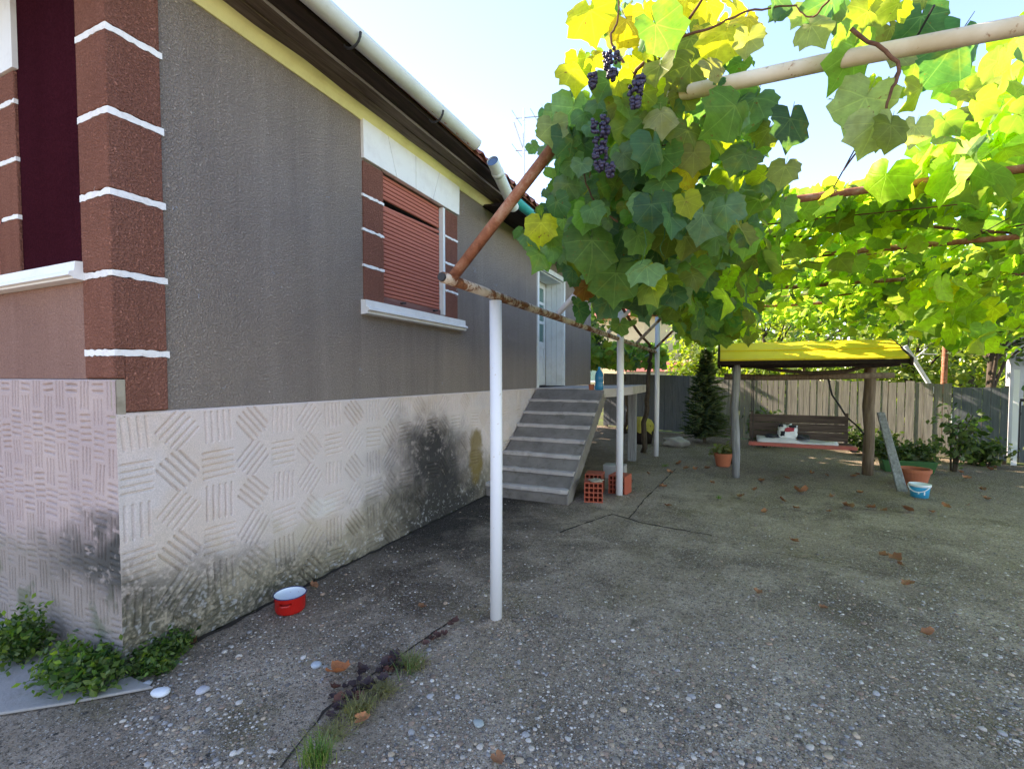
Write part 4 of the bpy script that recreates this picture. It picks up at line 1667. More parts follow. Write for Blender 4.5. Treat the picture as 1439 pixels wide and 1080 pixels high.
# pale leaning beam behind the swing roof, beyond the fence
a, b = pl(1281, 500, 1, 13.2), pl(1312, 548, 1, 13.2)
lb = thing('leaning_beam', (float(b[0]), 13.2, 0), 'pale bare beam leaning beyond the fence beside the timber pole', 'beam')
d_ = (b - a)
e_ = a + d_ * ((0 - a[2]) / d_[2])
MB().tube([a - d_ * .3, e_ - np.array([0, 0, .03])], .045, 8).obj('beam', 'white_wood', lb)
m = MB()
k_ = a + d_ * .1
m.tube([k_, k_ + np.array([.25, .05, .25])], .014, 6)
m.tube([k_ + np.array([.1, 0, .12]), k_ + np.array([.4, .0, .1])], .012, 6)
m.tube([k_ + np.array([.2, .05, .2]), k_ + np.array([.2, .05, .5])], .010, 6)
m.obj('twig', 'white_wood', lb)

# neighbour's house, sunlit, seen past the end of the wall
ang = math.atan2(fd[1], fd[0])
nc = pl(868, 500, 1, 25.0)
NX = np.array([math.cos(ang), math.sin(ang), 0])
NY = np.array([-math.sin(ang), math.cos(ang), 0])
nb = thing('neighbour_house', (float(nc[0]), 25.0, 0), 'sunlit cream brick house with red roof beyond the fence', 'house')
def nbox(name, a0, a1, b0, b1, z0, z1, mat, parent=nb):
    P = [np.array([nc[0], nc[1], 0]) + NX * a + NY * b + np.array([0, 0, z]) for z in (z0, z1) for a, b in ((a0, b0), (a1, b0), (a1, b1), (a0, b1))]
    return MB().add(P, [(0, 3, 2, 1), (4, 5, 6, 7), (0, 1, 5, 4), (1, 2, 6, 5), (2, 3, 7, 6), (3, 0, 4, 7)]).obj(name, mat, parent)
nbox('wall', -4.5, 1.6, 0, 6, -.03, 4.6, 'cream_wall')
z = .2
for k in range(24):
    nbox('brick_course', -4.5, 1.6, -.012, 0, .2 + k * .18, .2 + k * .18 + .15, 'cream_wall')
P = [np.array([nc[0], nc[1], 0]) + NX * a + NY * b + np.array([0, 0, z]) for a, b, z in ((-5, -.5, 4.6), (2.1, -.5, 4.6), (2.1, 6.5, 4.6), (-5, 6.5, 4.6), (-5, 3, 7), (2.1, 3, 7))]
MB().add(P, [(0, 1, 5, 4), (2, 3, 4, 5), (1, 2, 5), (3, 0, 4), (0, 3, 2, 1)]).obj('roof', 'red_roof', nb)
wdo = nbox('window', -2.2, -1.2, -.05, -.02, 1.2, 2.6, 'white_wood')
nbox('pane', -2.1, -1.3, -.06, -.051, 1.3, 2.5, 'glass_green', wdo)
sh = pl(938, 522, 1, 19)
shed = thing('low_shed', (float(sh[0]), 19, 0), 'low white shed with dull red roof just showing above the grey boards', 'shed')
MB().box(sh[0] - 1.6, sh[0] + .9, 19, 21, -.03, 1.72).obj('wall', 'white_plaster', shed)
MB().prism([(sh[0] - 1.8, 18.8, 1.70), (sh[0] - 1.8, 21.2, 1.70), (sh[0] - 1.8, 20, 2.15)], (2.9, 0, 0)).obj('roof', 'red_roof', shed)


# ---- trees: leaf-sized faces gathered in clumps through the crown
def leaf_cards(centers, n, spread, size, cols, droop=.3):
    N = len(centers) * n
    C = np.repeat(np.array(centers), n, 0) + rng.normal(0, 1, (N, 3)) * spread
    nr = rng.normal(0, 1, (N, 3)) + np.array([-.5, 0, .7])
    nr /= np.linalg.norm(nr, axis=1)[:, None]
    t = rng.normal(0, 1, (N, 3)) + np.array([0, 0, -droop])
    t -= nr * np.sum(t * nr, 1)[:, None]
    t /= np.linalg.norm(t, axis=1)[:, None] + 1e-9
    b = np.cross(nr, t)
    s = (rng.uniform(.6, 1.3, N) * size)[:, None]
    V = np.stack([C - t * s * .6, C + b * s * .34 - t * s * .05 + nr * s * .05, C + t * s * .6 - nr * s * .1, C - b * s * .34 - t * s * .05 + nr * s * .05], 1).reshape(-1, 3)
    F = np.arange(N * 4).reshape(-1, 4)
    cc = np.array(cols)[rng.integers(len(cols), size=N)] * rng.uniform(.7, 1.3, (N, 1))
    return V, F, np.repeat(cc, 4, 0)


GREENS = [(.16, .24, .03), (.22, .28, .03), (.11, .18, .025), (.28, .30, .04)]
DARKS = [(.03, .07, .02), (.045, .09, .025), (.025, .05, .015)]


def tree(name, x, y, h, r, z0, label, cols, clumps=70, n=45, size=.16, group=None, tr=.11):
    t = thing(name, (x, y, 0), label, 'tree', group)
    top = h * .72
    P = [np.array([x, y, -.03])]
    for k in range(1, 6):
        P.append(np.array([x + rng.normal(0, .06), y + rng.normal(0, .06), top * k / 5]))
    m = MB().tube(P, [tr * (1 - .13 * k) for k in range(6)], 9)
    cs = []
    for k in range(clumps):
        while True:
            q = rng.uniform(-1, 1, 3)
            if .25 < np.linalg.norm(q) < 1:
                break
        cc = np.array([x, y, (z0 + h) / 2]) + q * np.array([r, r, (h - z0) / 2]) * rng.uniform(.8, 1.08)
        cs.append(cc)
        if k % 7 == 0:
            j = min(5, max(2, int((cc[2] / top) * 4)))
            m.tube([P[j - 1], (P[j - 1] + cc) / 2 + rng.normal(0, .08, 3), cc], [tr * .4, tr * .25, tr * .08], 6, cap=False)
    m.obj('trunk', 'bark', t, smooth=True)
    V, F, Cc = leaf_cards(cs, n, r * .17, size, cols)
    link('crown', npmesh('crown', V, F, 'foliage', Cc), t)
    return t


tree('garden_tree', 1.2, 17.0, 4.6, 1.9, .6, 'rounded bright green tree behind the yellow swing roof', GREENS)
tree('garden_tree', 4.4, 15.6, 4.4, 1.7, .3, 'bushy yellow-green tree behind the timber pole', GREENS)
tree('garden_tree', 7.0, 15.0, 5.0, 2.0, .2, 'tall leafy tree beyond the concrete utility pole', GREENS)
tree('garden_tree', 3.0, 21.5, 6.0, 2.6, .8, 'large pale green tree far behind the swing', GREENS, 90)
tree('garden_tree', -.5, 18.8, 3.9, 1.5, .4, 'yellow-green tree behind the fir and the low shed', GREENS)
tree('garden_tree', 9.8, 14.2, 5.5, 2.3, .3, 'broad tree closing the garden beyond the gate', GREENS)
tree('garden_tree', 7.5, 20.5, 6.5, 2.8, .5, 'tallest pale tree far beyond the gate', GREENS, 90)
tree('plum_tree', 4.75, 12.15, 4.1, 1.15, 1.75, 'tree with a low fork and shade-dark crown just behind the grey fence boards', DARKS, 60, 50, .13, tr=.10)  # shade of the crown's underside put into the dark leaf colours
tree('shade_tree', -4.15, 11.95, 4.0, 1.35, 1.5, 'dense tree added behind the far end of the house wall for shade', GREENS + DARKS, 90, 60, .15)  # added mostly out of view to shade the back yard and fence
tree('shade_tree', -5.2, 13.9, 4.6, 1.6, 1.6, 'second tree added behind the house end to dapple the fence', GREENS + DARKS, 60, 45, .16)  # added unseen behind the house for dappled shade
# distant belt of foliage
cs = [np.array([rng.uniform(-14, 34), rng.uniform(27, 36), rng.uniform(.3, 4.6)]) for _ in range(260)]
V, F, Cc = leaf_cards(cs, 46, .75, .42, GREENS)
link('distant_trees', npmesh('distant_trees', V, F, 'foliage', Cc), None, 'far belt of sunlit greenery behind the gardens', 'trees', kind='stuff')

# ---- fir in front of the fence
fp = gr(990, 622)
fir = thing('fir_tree', (fp[0], fp[1], 0), 'small dark conical fir standing in front of the grey fence boards', 'tree')
MB().tube([(fp[0], fp[1], -.02), (fp[0], fp[1], 2.0)], [.04, .008], 8).obj('trunk', 'bark', fir)
Vs = []
cl = []
for k in range(620):
    z = .12 + 1.95 * rng.uniform() ** 1.25
    R0 = (.50 * (1 - (z / 2.15) ** 1.3) + .04) * rng.uniform(.8, 1.12)
    a = rng.uniform(0, 6.28)
    L = R0 * rng.uniform(.7, 1.15) * (.55 + .85 * float(vnoise(np.array(a * 1.3), np.array(z * 3.2), 4)))
    d0 = np.array([math.cos(a), math.sin(a), rng.uniform(.1, .75)])
    for j in range(16):
        t = (j + 1) / 16
        c0 = np.array([fp[0], fp[1], z]) + d0 * L * t + np.array([0, 0, -.18 * L * t * t])
        for sgn in (-1, 1):
            sd = np.array([-math.sin(a), math.cos(a), 0]) * sgn + d0 * .7 + rng.normal(0, .2, 3)
            ln = .075 * (1.15 - t * .5)
            w_ = np.array([0, 0, .014])
            Vs += [c0 - w_, c0 + w_, c0 + sd * ln]
            cl += [np.array([.016, .036, .020]) * rng.uniform(.6, 1.5)] * 3
V = np.array(Vs)
link('crown', npmesh('crown', V, np.arange(len(V)).reshape(-1, 3), 'foliage', np.array(cl)), fir)

# ================================================================== GARDEN SWING
sw = thing('garden_swing', (1.1, 8.3, 0), 'wooden garden swing bench under a small yellow roof', 'swing')
RXa, RXb = -.06, 2.16
fy, fz, ry, rz_ = 7.58, 1.73, 8.32, 2.0
nseg = 2
for k in range(nseg):                       # two overlapping boards on the slope facing the yard
    t0, t1 = k / nseg, (k + 1) / nseg
    a0 = np.array([fy + (ry - fy) * t0 - (.02 if k else 0), fz + (rz_ - fz) * t0 + (.012 if k else 0)])
    a1 = np.array([fy + (ry - fy) * t1, fz + (rz_ - fz) * t1 + (.012 if k else 0)])
    MB().prism([(RXa, a0[0], a0[1]), (RXa, a1[0], a1[1]), (RXa, a1[0], a1[1] + .022), (RXa, a0[0], a0[1] + .022)], (RXb - RXa, 0, 0)).obj('roof_board', 'yellow_board', sw, bevel=.003)
for k in range(2):
    t0, t1 = k / 2, (k + 1) / 2
    y_ = lambda t: ry + .004 + .74 * t
    z_ = lambda t: rz_ - .27 * t
    MB().prism([(RXa, y_(t0), z_(t0)), (RXa, y_(t1), z_(t1)), (RXa, y_(t1), z_(t1) + .022), (RXa, y_(t0), z_(t0) + .022)], (RXb - RXa, 0, 0)).obj('roof_board', 'yellow_board', sw)
for x in (RXa - .035, RXb + .003):
    MB().prism([(x, fy - .03, fz - .09), (x, ry, rz_ - .07), (x, ry + .77, fz - .09), (x, ry + .77, fz + .0), (x, ry, rz_ + .022), (x, fy - .03, fz + .012)], (.03, 0, 0)).obj('rake_board', 'wood_dark', sw)
MB().box(RXa, RXb, fy + .002, fy + .03, fz - .06, fz - .003).obj('eave_batten', 'wood_dark', sw)
MB().box(RXa, RXb, fy + 1.42, fy + 1.45, fz - .06, fz - .003).obj('eave_batten', 'wood_dark', sw)
spx = [(.17, 7.73, 1.72), (.17, 8.9, 1.72), (2.03, 8.75, 1.73), (2.03, 7.95, 1.73)]
for i, (x, y, h) in enumerate(spx):
    if i == 3:
        continue
    P = [(x + rng.normal(0, .012), y + rng.normal(0, .012), h * k / 5 - (.02 if k == 0 else 0)) for k in range(6)]
    MB().tube(P, [.078 + rng.normal(0, .005) for _ in P] if i == 2 else [.054 + rng.normal(0, .004) for _ in P], 9).obj('post', 'wood_weathered' if i == 0 else 'wood_post', sw, smooth=True)
# log beams
MB().tube([(.0, 8.72, 1.50), (.7, 8.7, 1.485), (1.4, 8.7, 1.50), (2.3, 8.7, 1.52)], [.055, .048, .05, .045], 10).obj('beam', 'wood_post', sw, smooth=True)
MB().tube([(.05, 7.72, 1.66), (1.1, 7.72, 1.655), (2.1, 7.72, 1.67)], [.035, .032, .03], 9).obj('beam', 'wood_dark', sw, smooth=True)
MB().tube([(2.03, 7.72, 1.665), (2.03, 8.8, 1.665)], .035, 8).obj('beam', 'wood_post', sw)
MB().tube([(.17, 7.72, 1.665), (.17, 8.9, 1.665)], .03, 8).obj('beam', 'wood_post', sw)
MB().tube([(.2, 8.3, 1.70), (.75, 8.3, 1.60), (1.2, 8.3, 1.55), (1.65, 8.3, 1.58), (2.0, 8.4, 1.70)], [.026, .025, .028, .03, .03], 8).obj('bent_branch', 'bark', sw, smooth=True)
MB().tube([(1.1, 8.3, 1.95), (1.1, 8.3, 1.56)], .018, 8).obj('king_post', 'wood_post', sw)
MB().box(RXa, RXb, ry - .03, ry + .03, rz_ - .075, rz_ - .012).obj('ridge_beam', 'wood_dark', sw)
# leaning plank against the right post
a, b = gr(1268, 690), np.array([2.08, 8.42, .98])
m = MB()
dv = b - a
sdv = np.cross(dv, [0, 1, 0])
sdv = sdv / np.linalg.norm(sdv) * .055
dpv = np.array([0, .03, .0])
m.add([a - sdv - dpv, a + sdv - dpv, a + sdv + dpv, a - sdv + dpv, b - sdv * .8 - dpv, b + sdv * .8 - dpv, b + sdv * .8 + dpv, b - sdv * .8 + dpv],
      [(0, 3, 2, 1), (4, 5, 6, 7), (0, 1, 5, 4), (1, 2, 6, 5), (2, 3, 7, 6), (3, 0, 4, 7)])
m.obj('leaning_plank', 'wood_weathered', None, bevel=.006, label='grey weathered plank leaning against the right swing post', cat='plank')
# bench
sa, sb = gr(1054, 618, .46), gr(1203, 630, .46)
by = float((sa[1] + sb[1]) / 2)
bx0, bx1 = float(sa[0]) - .02, float(sb[0]) + .05
for k in range(3):
    MB().box(bx0, bx1, by + .02 + k * .14, by + .15 + k * .14, .425, .455).obj('seat_board', 'wood_bench' if k else 'red_paint', sw)
MB().box(bx0 - .01, bx1 + .01, by - .02, by + .015, .405, .46).obj('seat_edge', 'red_paint', sw, bevel=.004)
for k in range(3):
    y = by + .44 + .02 * k
    MB().box(bx0 + .02, bx1 - .02, y, y + .022, .475 + k * .135, .475 + k * .135 + .128).obj('back_board', 'wood_bench', sw)
for x in (bx0 + .04, bx1 - .05):
    MB().box(x, x + .05, by + .0, by + .5, .37, .404).obj('seat_bearer', 'wood_bench', sw)
    MB().box(x, x + .04, by + .505, by + .54, .38, .92).obj('back_upright', 'wood_bench', sw)
# hangers: bent rod on the right, chain rods elsewhere
hp = [gr(1205, 610, .62), ]
MB().tube([(bx1 - .03, by + .52, .86), (bx1 - .12, by + .6, 1.05), (bx1 - .28, 8.66, 1.22), (bx1 - .33, 8.68, 1.46)], .014, 8).obj('hanger', 'dark_metal', sw, smooth=True)
MB().tube([(bx1 - .03, by + .52, .86), (bx1 + .1, by + .4, .72), (bx1 + .15, by + .3, .62)], .013, 8).obj('hanger', 'dark_metal', sw, smooth=True)
MB().tube([(bx0 + .05, by + .5, .9), (bx0 + .04, 8.7, 1.47)], .008, 6).obj('hanger', 'dark_metal', sw)
MB().tube([(bx0 + .05, by + .02, .43), (bx0 + .03, 8.0, 1.66)], .006, 6).obj('hanger', 'dark_metal', sw)

# bag and blanket on the seat
bl = MB()
P, fs = [], []
nx, ny = 22, 8
x0b, x1b = bx0 + .12, bx1 - .22
for i in range(nx):
    for j in range(ny):
        x = x0b + (x1b - x0b) * i / (nx - 1)
        y = by + .03 + .36 * j / (ny - 1)
        hgt = .475 + (.055 if x < x0b + .55 else .02) * (1 - ((j / (ny - 1)) * 2 - 1) ** 4) + .012 * math.sin(9 * x) * math.cos(14 * y)
        P.append((x, y, hgt))
n0 = len(P)
P += [(x, y, .4555) for x, y, z in P]
for i in range(nx - 1):
    for j in range(ny - 1):
        a_, b_ = i * ny + j, (i + 1) * ny + j
        fs.append((a_, b_, b_ + 1, a_ + 1))
        fs.append((n0 + a_ + 1, n0 + b_ + 1, n0 + b_, n0 + a_))
for i in range(nx - 1):
    for j in (0, ny - 1):
        a_, b_ = i * ny + j, (i + 1) * ny + j
        fs.append((a_, a_ + n0, b_ + n0, b_) if j == 0 else (a_, b_, b_ + n0, a_ + n0))
for j in range(ny - 1):
    for i in (0, nx - 1):
        a_, b_ = i * ny + j, i * ny + j + 1
        fs.append((a_, b_, b_ + n0, a_ + n0) if i == 0 else (a_, a_ + n0, b_ + n0, b_))
bl.add(P, fs).obj('folded_blanket', 'blanket', None, smooth=True, label='pale folded blanket spread along the red-edged swing seat', cat='blanket')
bgp = gr(1103, 612, .52)
bx_, by_ = float(bgp[0]), by + .2
bag = thing('plastic_bag', (bx_, by_, .50), 'white crumpled bag with black and red print on the swing seat', 'bag')
def blob(c, sx, sy, sz, seed, n=14):
    r = np.random.default_rng(seed)
    V, F = subdiv(*subdiv(ico, icof))
    V = V * (1 + .22 * np.sin(V[:, [0]] * 5 + seed) * np.cos(V[:, [1]] * 4 + V[:, [2]] * 3) + r.normal(0, .02, (len(V), 1)))
    V = V * np.array([sx, sy, sz]) + np.array(c)
    return V, F
def sackmesh(c, sx, sy, sz, seed, n=9):
    """boxy crumpled sack"""
    r = np.random.default_rng(seed)
    m = MB()
    P, ids = [], {}
    lin = np.linspace(-1, 1, n)
    for i in range(n):
        for j in range(n):
            for k in range(n):
                if i in (0, n - 1) or j in (0, n - 1) or k in (0, n - 1):
                    p = np.array([lin[i], lin[j], lin[k]])
                    q = p / max(1.0, (np.sum(np.abs(p) ** 6)) ** (1 / 6))
                    w = 1 + .10 * (1 if k == n - 1 else 0) * math.sin(i * 2.1 + seed) - .18 * (k / (n - 1)) * abs(p[1])
                    ids[i, j, k] = len(P)
                    P.append(np.array(c) + q * np.array([sx, sy, sz]) * w + r.normal(0, .006, 3))
    fs = []
    for a in range(n - 1):
        for b in range(n - 1):
            for e, fl in ((0, 0), (n - 1, 1)):
                for ax in range(3):
                    def I(x, y):
                        t = [0, 0, 0]
                        t[ax] = e
                        t[(ax + 1) % 3] = x
                        t[(ax + 2) % 3] = y
                        return ids[tuple(t)]
                    f = (I(a, b), I(a + 1, b), I(a + 1, b + 1), I(a, b + 1))
                    fs.append(f if fl else f[::-1])
    return m.add(P, fs)
sackmesh((bx_, by_, .622), .135, .085, .115, 3).obj('sack', 'bag_white', bag, smooth=True)
sackmesh((bx_ + .02, by_ - .072, .665), .065, .02, .03, 5, 5).obj('red_print', 'bag_red', bag)
sackmesh((bx_ + .06, by_ - .07, .715), .05, .022, .016, 6, 5).obj('black_print', 'bag_black', bag)
sackmesh((bx_ - .07, by_ - .07, .60), .03, .022, .04, 7, 5).obj('black_print', 'bag_black', bag)
sackmesh((bx_ - .10, by_ - .06, .725), .03, .03, .016, 9, 5).obj('black_print', 'bag_black', bag)
sackmesh((bx_ + .20, by_, .55), .10, .10, .030, 12, 6).obj('bag_fold', 'bag_black', bag)
sackmesh((bx_ - .20, by_, .545), .11, .10, .026, 15, 6).obj('bag_fold', 'bag_black', bag)

# ================================================================== POTS AND SMALL THINGS
pp_ = gr(392, 866)
cx, cy = float(pp_[0]) , float(pp_[1]) + .085
pot = thing('cooking_pot', (cx, cy, 0), 'red enamel cooking pot with white inside on the ground by the ribbed wall', 'pot')
m = MB().lathe([(0, .004), (.078, .004), (.088, .012), (.092, .03), (.094, .105), (.097, .112)], (cx, cy, 0), 40)
m.obj('body', 'enamel_red', pot, smooth=True)
MB().lathe([(.0925, .113), (.091, .09), (.089, .025), (.075, .012), (0, .012)], (cx, cy, 0), 40).obj('inside', 'enamel_white', pot, smooth=True)
MB().tube([(cx + .0965 * math.cos(a), cy + .0965 * math.sin(a), .114) for a in np.linspace(0, 2 * math.pi, 41)], .0035, 8, cap=False).obj('rim', 'enamel_rim', pot, smooth=True)
for a0 in (-1.0, 2.14):
    pts = []
    for t in np.linspace(-1, 1, 9):
        rr = .092 + .035 * (1 - t ** 4)
        a = a0 + t * .34
        pts.append((cx + rr * math.cos(a), cy + rr * math.sin(a), .082))
    MB().tube(pts, .006, 8).obj('handle', 'enamel_red', pot, smooth=True)


def potted(name, u, v, rad, h, mat, label, cat, soil=True):
    p = gr(u, v)
    p[1] += rad * .8
    t = thing(name, (p[0], p[1], 0), label, cat)
    MB().lathe([(0, 0), (rad * .70, 0), (rad * .72, .01), (rad * .93, h * .80), (rad, h * .80), (rad, h), (rad * .90, h), (rad * .86, h * .8), (rad * .84, h * .72), (0, h * .72)], (p[0], p[1], 0), 28).obj('body', mat, t, smooth=False)
    return t, p


potted('flower_pot', 1290, 684, .19, .23, 'terracotta', 'wide terracotta bowl standing behind the blue and white bucket', 'flower pot')
t, p = potted('flower_pot', 1016, 656, .15, .22, 'terracotta', 'terracotta pot with drooping dull plant beside the swing post', 'flower pot')
V, F, Cc = leaf_cards([np.array([p[0] + rng.normal(0, .06), p[1] + rng.normal(0, .06), .24 + rng.uniform(0, .05)]) for _ in range(14)], 14, .035, .07, [(.11, .13, .05), (.15, .14, .06)])
link('plant', npmesh('plant', V, F, 'foliage', Cc), t)
p = gr(1296, 700)
p[1] += .09
bk = thing('plastic_bucket', (p[0], p[1], 0), 'small blue and white plastic bucket before the terracotta bowl', 'bucket')
MB().lathe([(0, .0), (.088, .0), (.102, .135)], (p[0], p[1], 0), 28).obj('body', 'blue_plastic', bk, smooth=True)
MB().lathe([(.102, .135), (.112, .136), (.113, .165), (.104, .166), (.097, .14), (.083, .02), (0, .02)], (p[0], p[1], 0), 28).obj('rim', 'white_plastic', bk, smooth=True)
MB().tube([(p[0] + .114 * math.cos(a), p[1] + .114 * math.sin(a), .15 - .075 * math.sin((a - 2.9) / 2.6 * math.pi)) for a in np.linspace(2.9, 5.5, 16)], .006, 8).obj('handle', 'white_plastic', bk, smooth=True)
m = MB()
for (a0, a1, z0, z1) in ((4.85, 5.0, .04, .085), (4.25, 4.4, .05, .08)):
    q4 = []
    for z in (z0, z1):
        for a in np.linspace(a0, a1, 4):
            rr = .0895 + .014 * z / .135
            q4.append((p[0] + rr * math.cos(a), p[1] + rr * math.sin(a), z))
    m.add(q4, [(k, k + 1, k + 5, k + 4) for k in range(3)])
m.obj('print', 'white_plastic', bk)

# green trough with plants behind the plank
p = gr(1272, 664)
tg = thing('plant_trough', (p[0], p[1], 0), 'green trough of leafy plants between the plank and the fence', 'planter')
m = MB()
m.prism([(p[0] - .25, p[1], .0), (p[0] + .35, p[1], 0), (p[0] + .40, p[1] - .02, .19), (p[0] - .30, p[1] - .02, .19)], (0, .26, 0))
m.obj('trough', 'green_plastic', tg, bevel=.01)
V, F, Cc = leaf_cards([np.array([p[0] + rng.uniform(-.34, .42), p[1] + rng.uniform(.02, .24), .20 + rng.uniform(0, .24)]) for _ in range(50)], 18, .05, .075, [(.035, .07, .02), (.05, .09, .03), (.07, .11, .03)])
link('plant', npmesh('plant', V, F, 'foliage', Cc), tg)

# shrubs by the fence
def shrub(name, u, v, h, r, label, cols, n=60, size=.09, stems=6):
    p = gr(u, v)
    t = thing(name, (p[0], p[1], 0), label, 'shrub')
    m = MB()
    cs = []
    for k in range(stems):
        a = rng.uniform(0, 6.28)
        e = np.array([p[0] + r * .8 * math.cos(a), p[1] + r * .5 * math.sin(a), h * rng.uniform(.7, 1)])
        m.tube([np.array([p[0] + .04 * math.cos(a), p[1] + .04 * math.sin(a), -.01]), np.array([p[0] + r * .3 * math.cos(a), p[1] + r * .2 * math.sin(a), h * .5]), e], [.014, .010, .004], 6)
        for t_ in np.linspace(.35, 1, 8):
            cs.append(np.array([p[0], p[1], 0]) * (1 - t_) + e * t_ + rng.normal(0, .05, 3) + np.array([0, 0, .02]))
    m.obj('stem', 'bark', t, smooth=True)
    V, F, Cc = leaf_cards(cs, n // 4, .07, size, cols)
    link('leaves', npmesh('leaves', V, F, 'foliage', Cc), t)


shrub('garden_shrub', 1338, 662, .98, .36, 'thin leafy shrub standing against the grey right end of the fence', DARKS, 24, .10, 6)
shrub('garden_shrub', 1385, 655, .35, .35, 'low dark plants at the foot of the fence near the gate', DARKS, 60, .08, 6)
shrub('garden_shrub', 1225, 640, .42, .35, 'low leafy clump behind the right swing post', DARKS + [(.06, .10, .03)], 60, .09, 6)
shrub('garden_shrub', 1075, 628, .75, .35, 'dark leafy plant behind the swing backrest', DARKS, 60, .10, 7)

# barrel with yellow cloth, stone tub
p = gr(900, 622)
ba = thing('covered_barrel', (p[0], p[1], 0), 'dark barrel covered with a crumpled yellow cloth by the fence', 'barrel')
MB().lathe([(0, 0), (.24, 0), (.27, .15), (.275, .28), (.25, .42), (0, .42)], (p[0], p[1], 0), 24).obj('body', 'wood_dark', ba, smooth=True)
m = MB()
n = 30
P = [(p[0], p[1], .60)]
for rr, zz in ((.12, .58), (.22, .52), (.285, .44), (.30, .34)):
    for k in range(n):
        a = 2 * math.pi * k / n
        q_ = rr * (1 + .08 * math.sin(k * 1.7) + .05 * math.sin(k * 3.1))
        z_ = zz - (.10 * abs(math.sin(k * .75)) if rr > .28 else 0) + rng.normal(0, .008)
        P.append((p[0] + q_ * math.cos(a), p[1] + q_ * math.sin(a), z_))
fs = [(0, 1 + k, 1 + (k + 1) % n) for k in range(n)]
for r_i in range(3):
    for k in range(n):
        a_, b_ = 1 + r_i * n + k, 1 + r_i * n + (k + 1) % n
        fs.append((a_, a_ + n, b_ + n, b_))
m.add(P, fs).obj('cloth', 'yellow_cloth', ba, smooth=True)
p = gr(948, 628)
V, F = blob((p[0], p[1] + .1, .09), .26, .16, .12, 22)
link('field_stone', npmesh('field_stone', V, F, 'slab_concrete', smooth=True), None, 'grey rounded stone between the pergola post and the fir', 'stone')

# hollow bricks beside the stairs
def hollow_brick(x, y, z, rot, label, mortar=False, L=.25, W=.22, H=.24):
    t = thing('hollow_brick', (x, y, z), label, 'brick', 'hollow bricks beside the stairs')
    c_, s_ = math.cos(rot), math.sin(rot)
    T_ = lambda p: (x + p[0] * c_ - p[1] * s_, y + p[0] * s_ + p[1] * c_, z + p[2])
    m = MB()
    nx_, nz_ = 4, 4
    def bb(x0, x1, y0, y1, z0, z1):
        b = MB().box(x0, x1, y0, y1, z0, z1)
        m.add([T_(p) for p in b.v], b.f)
    w_ = .013
    for i in range(nx_ + 1):
        xx = -W / 2 + (W - w_) * i / nx_
        bb(xx, xx + w_, 0, L, 0, H)
    for j in range(nz_ + 1):
        zz = (H - w_) * j / nz_
        for i in range(nx_):
            xx = -W / 2 + (W - w_) * i / nx_ + w_
            bb(xx, xx + (W - w_) / nx_ - w_, .001, L - .001, zz, zz + w_)
    bb(-W / 2 + .002, W / 2 - .002, L * .5, L * .52, .002, H - .002)
    m.obj('body', 'brick_red', t)
    if mortar:
        V, F = blob((x + .0, y + .12, z + H + .004), W * .42, L * .4, .018, 31)
        link('mortar', npmesh('mortar', V, F, 'mortar', smooth=True), t)


p = gr(834, 706)
hollow_brick(float(p[0]), float(p[1]), 0, .25, 'hollow red brick with mortar on top standing before the other two', True)
hollow_brick(float(p[0]) - .11, float(p[1]) + .42, 0, .1, 'hollow red brick tucked against the stair slab', False, H=.25)
hollow_brick(float(p[0]) + .17, float(p[1]) + .50, 0, -.15, 'hollow red brick standing behind the mortar-topped one', False, H=.24)
MB().box(-1.62, -1.30, 6.85, 7.05, 0, .20).obj('concrete_block', 'slab_concrete', None, bevel=.01, label='grey concrete block lying under the landing', cat='block')
# bottle and small pot on the landing
p = gr(842, 548, PT)
bo = thing('plastic_bottle', (p[0], p[1], PT + .002), 'blue plastic bottle standing on the stair landing', 'bottle')
MB().lathe([(0, 0), (.052, 0), (.056, .01), (.056, .08), (.051, .10), (.056, .12), (.056, .19), (.045, .235), (.018, .27), (.016, .29)], (p[0], p[1], PT + .002), 20).obj('body', 'bottle_blue', bo, smooth=True)
MB().lathe([(.0175, .285), (.0175, .305), (0, .305)], (p[0], p[1], PT + .002), 14).obj('cap', 'blue_plastic', bo)
p2_ = (p[0] - .10, p[1] - .02)
jar = thing('clay_cup', (p2_[0], p2_[1], PT + .002), 'small clay cup beside the blue bottle on the landing', 'cup')
MB().lathe([(0, 0), (.03, 0), (.04, .075), (.036, .075), (.028, .01), (0, .01)], (p2_[0], p2_[1], PT + .002), 16).obj('body', 'terracotta', jar)

# ================================================================== WEEDS AND GRASS
def weed(u, v, h, r, label, n=55, size=.03, cols=((.05, .11, .025), (.08, .15, .03), (.12, .18, .03), (.03, .07, .02)), z=.0):
    p = gr(u, v)
    t = thing('leafy_weed', (p[0], p[1], z), label, 'weed')
    m = MB()
    cs = []
    for k in range(n):
        a = rng.uniform(0, 6.28)
        q = r * rng.uniform(0, 1) ** .6 * (1.25 if k % 6 == 0 else 1)
        e = np.array([p[0] + q * math.cos(a), p[1] + q * .6 * math.sin(a), z + h * rng.uniform(.15, .85) * (1 - .45 * q / r) * (1.6 if k % 9 == 0 else 1)])
        m.tube([(p[0] + q * .5 * math.cos(a), p[1] + q * .3 * math.sin(a), z - .005), e], [.003, .0015], 5)
        cs.append(e)
        cs.append(e * .6 + np.array([p[0] + q * .5 * math.cos(a), p[1] + q * .3 * math.sin(a), z]) * .4)
    m.obj('stem', 'green_plastic', t)
    V, F, Cc = leaf_cards(cs, 12, .030, size, list(cols), 0)
    link('leaves', npmesh('leaves', V, F, 'foliage', Cc), t)


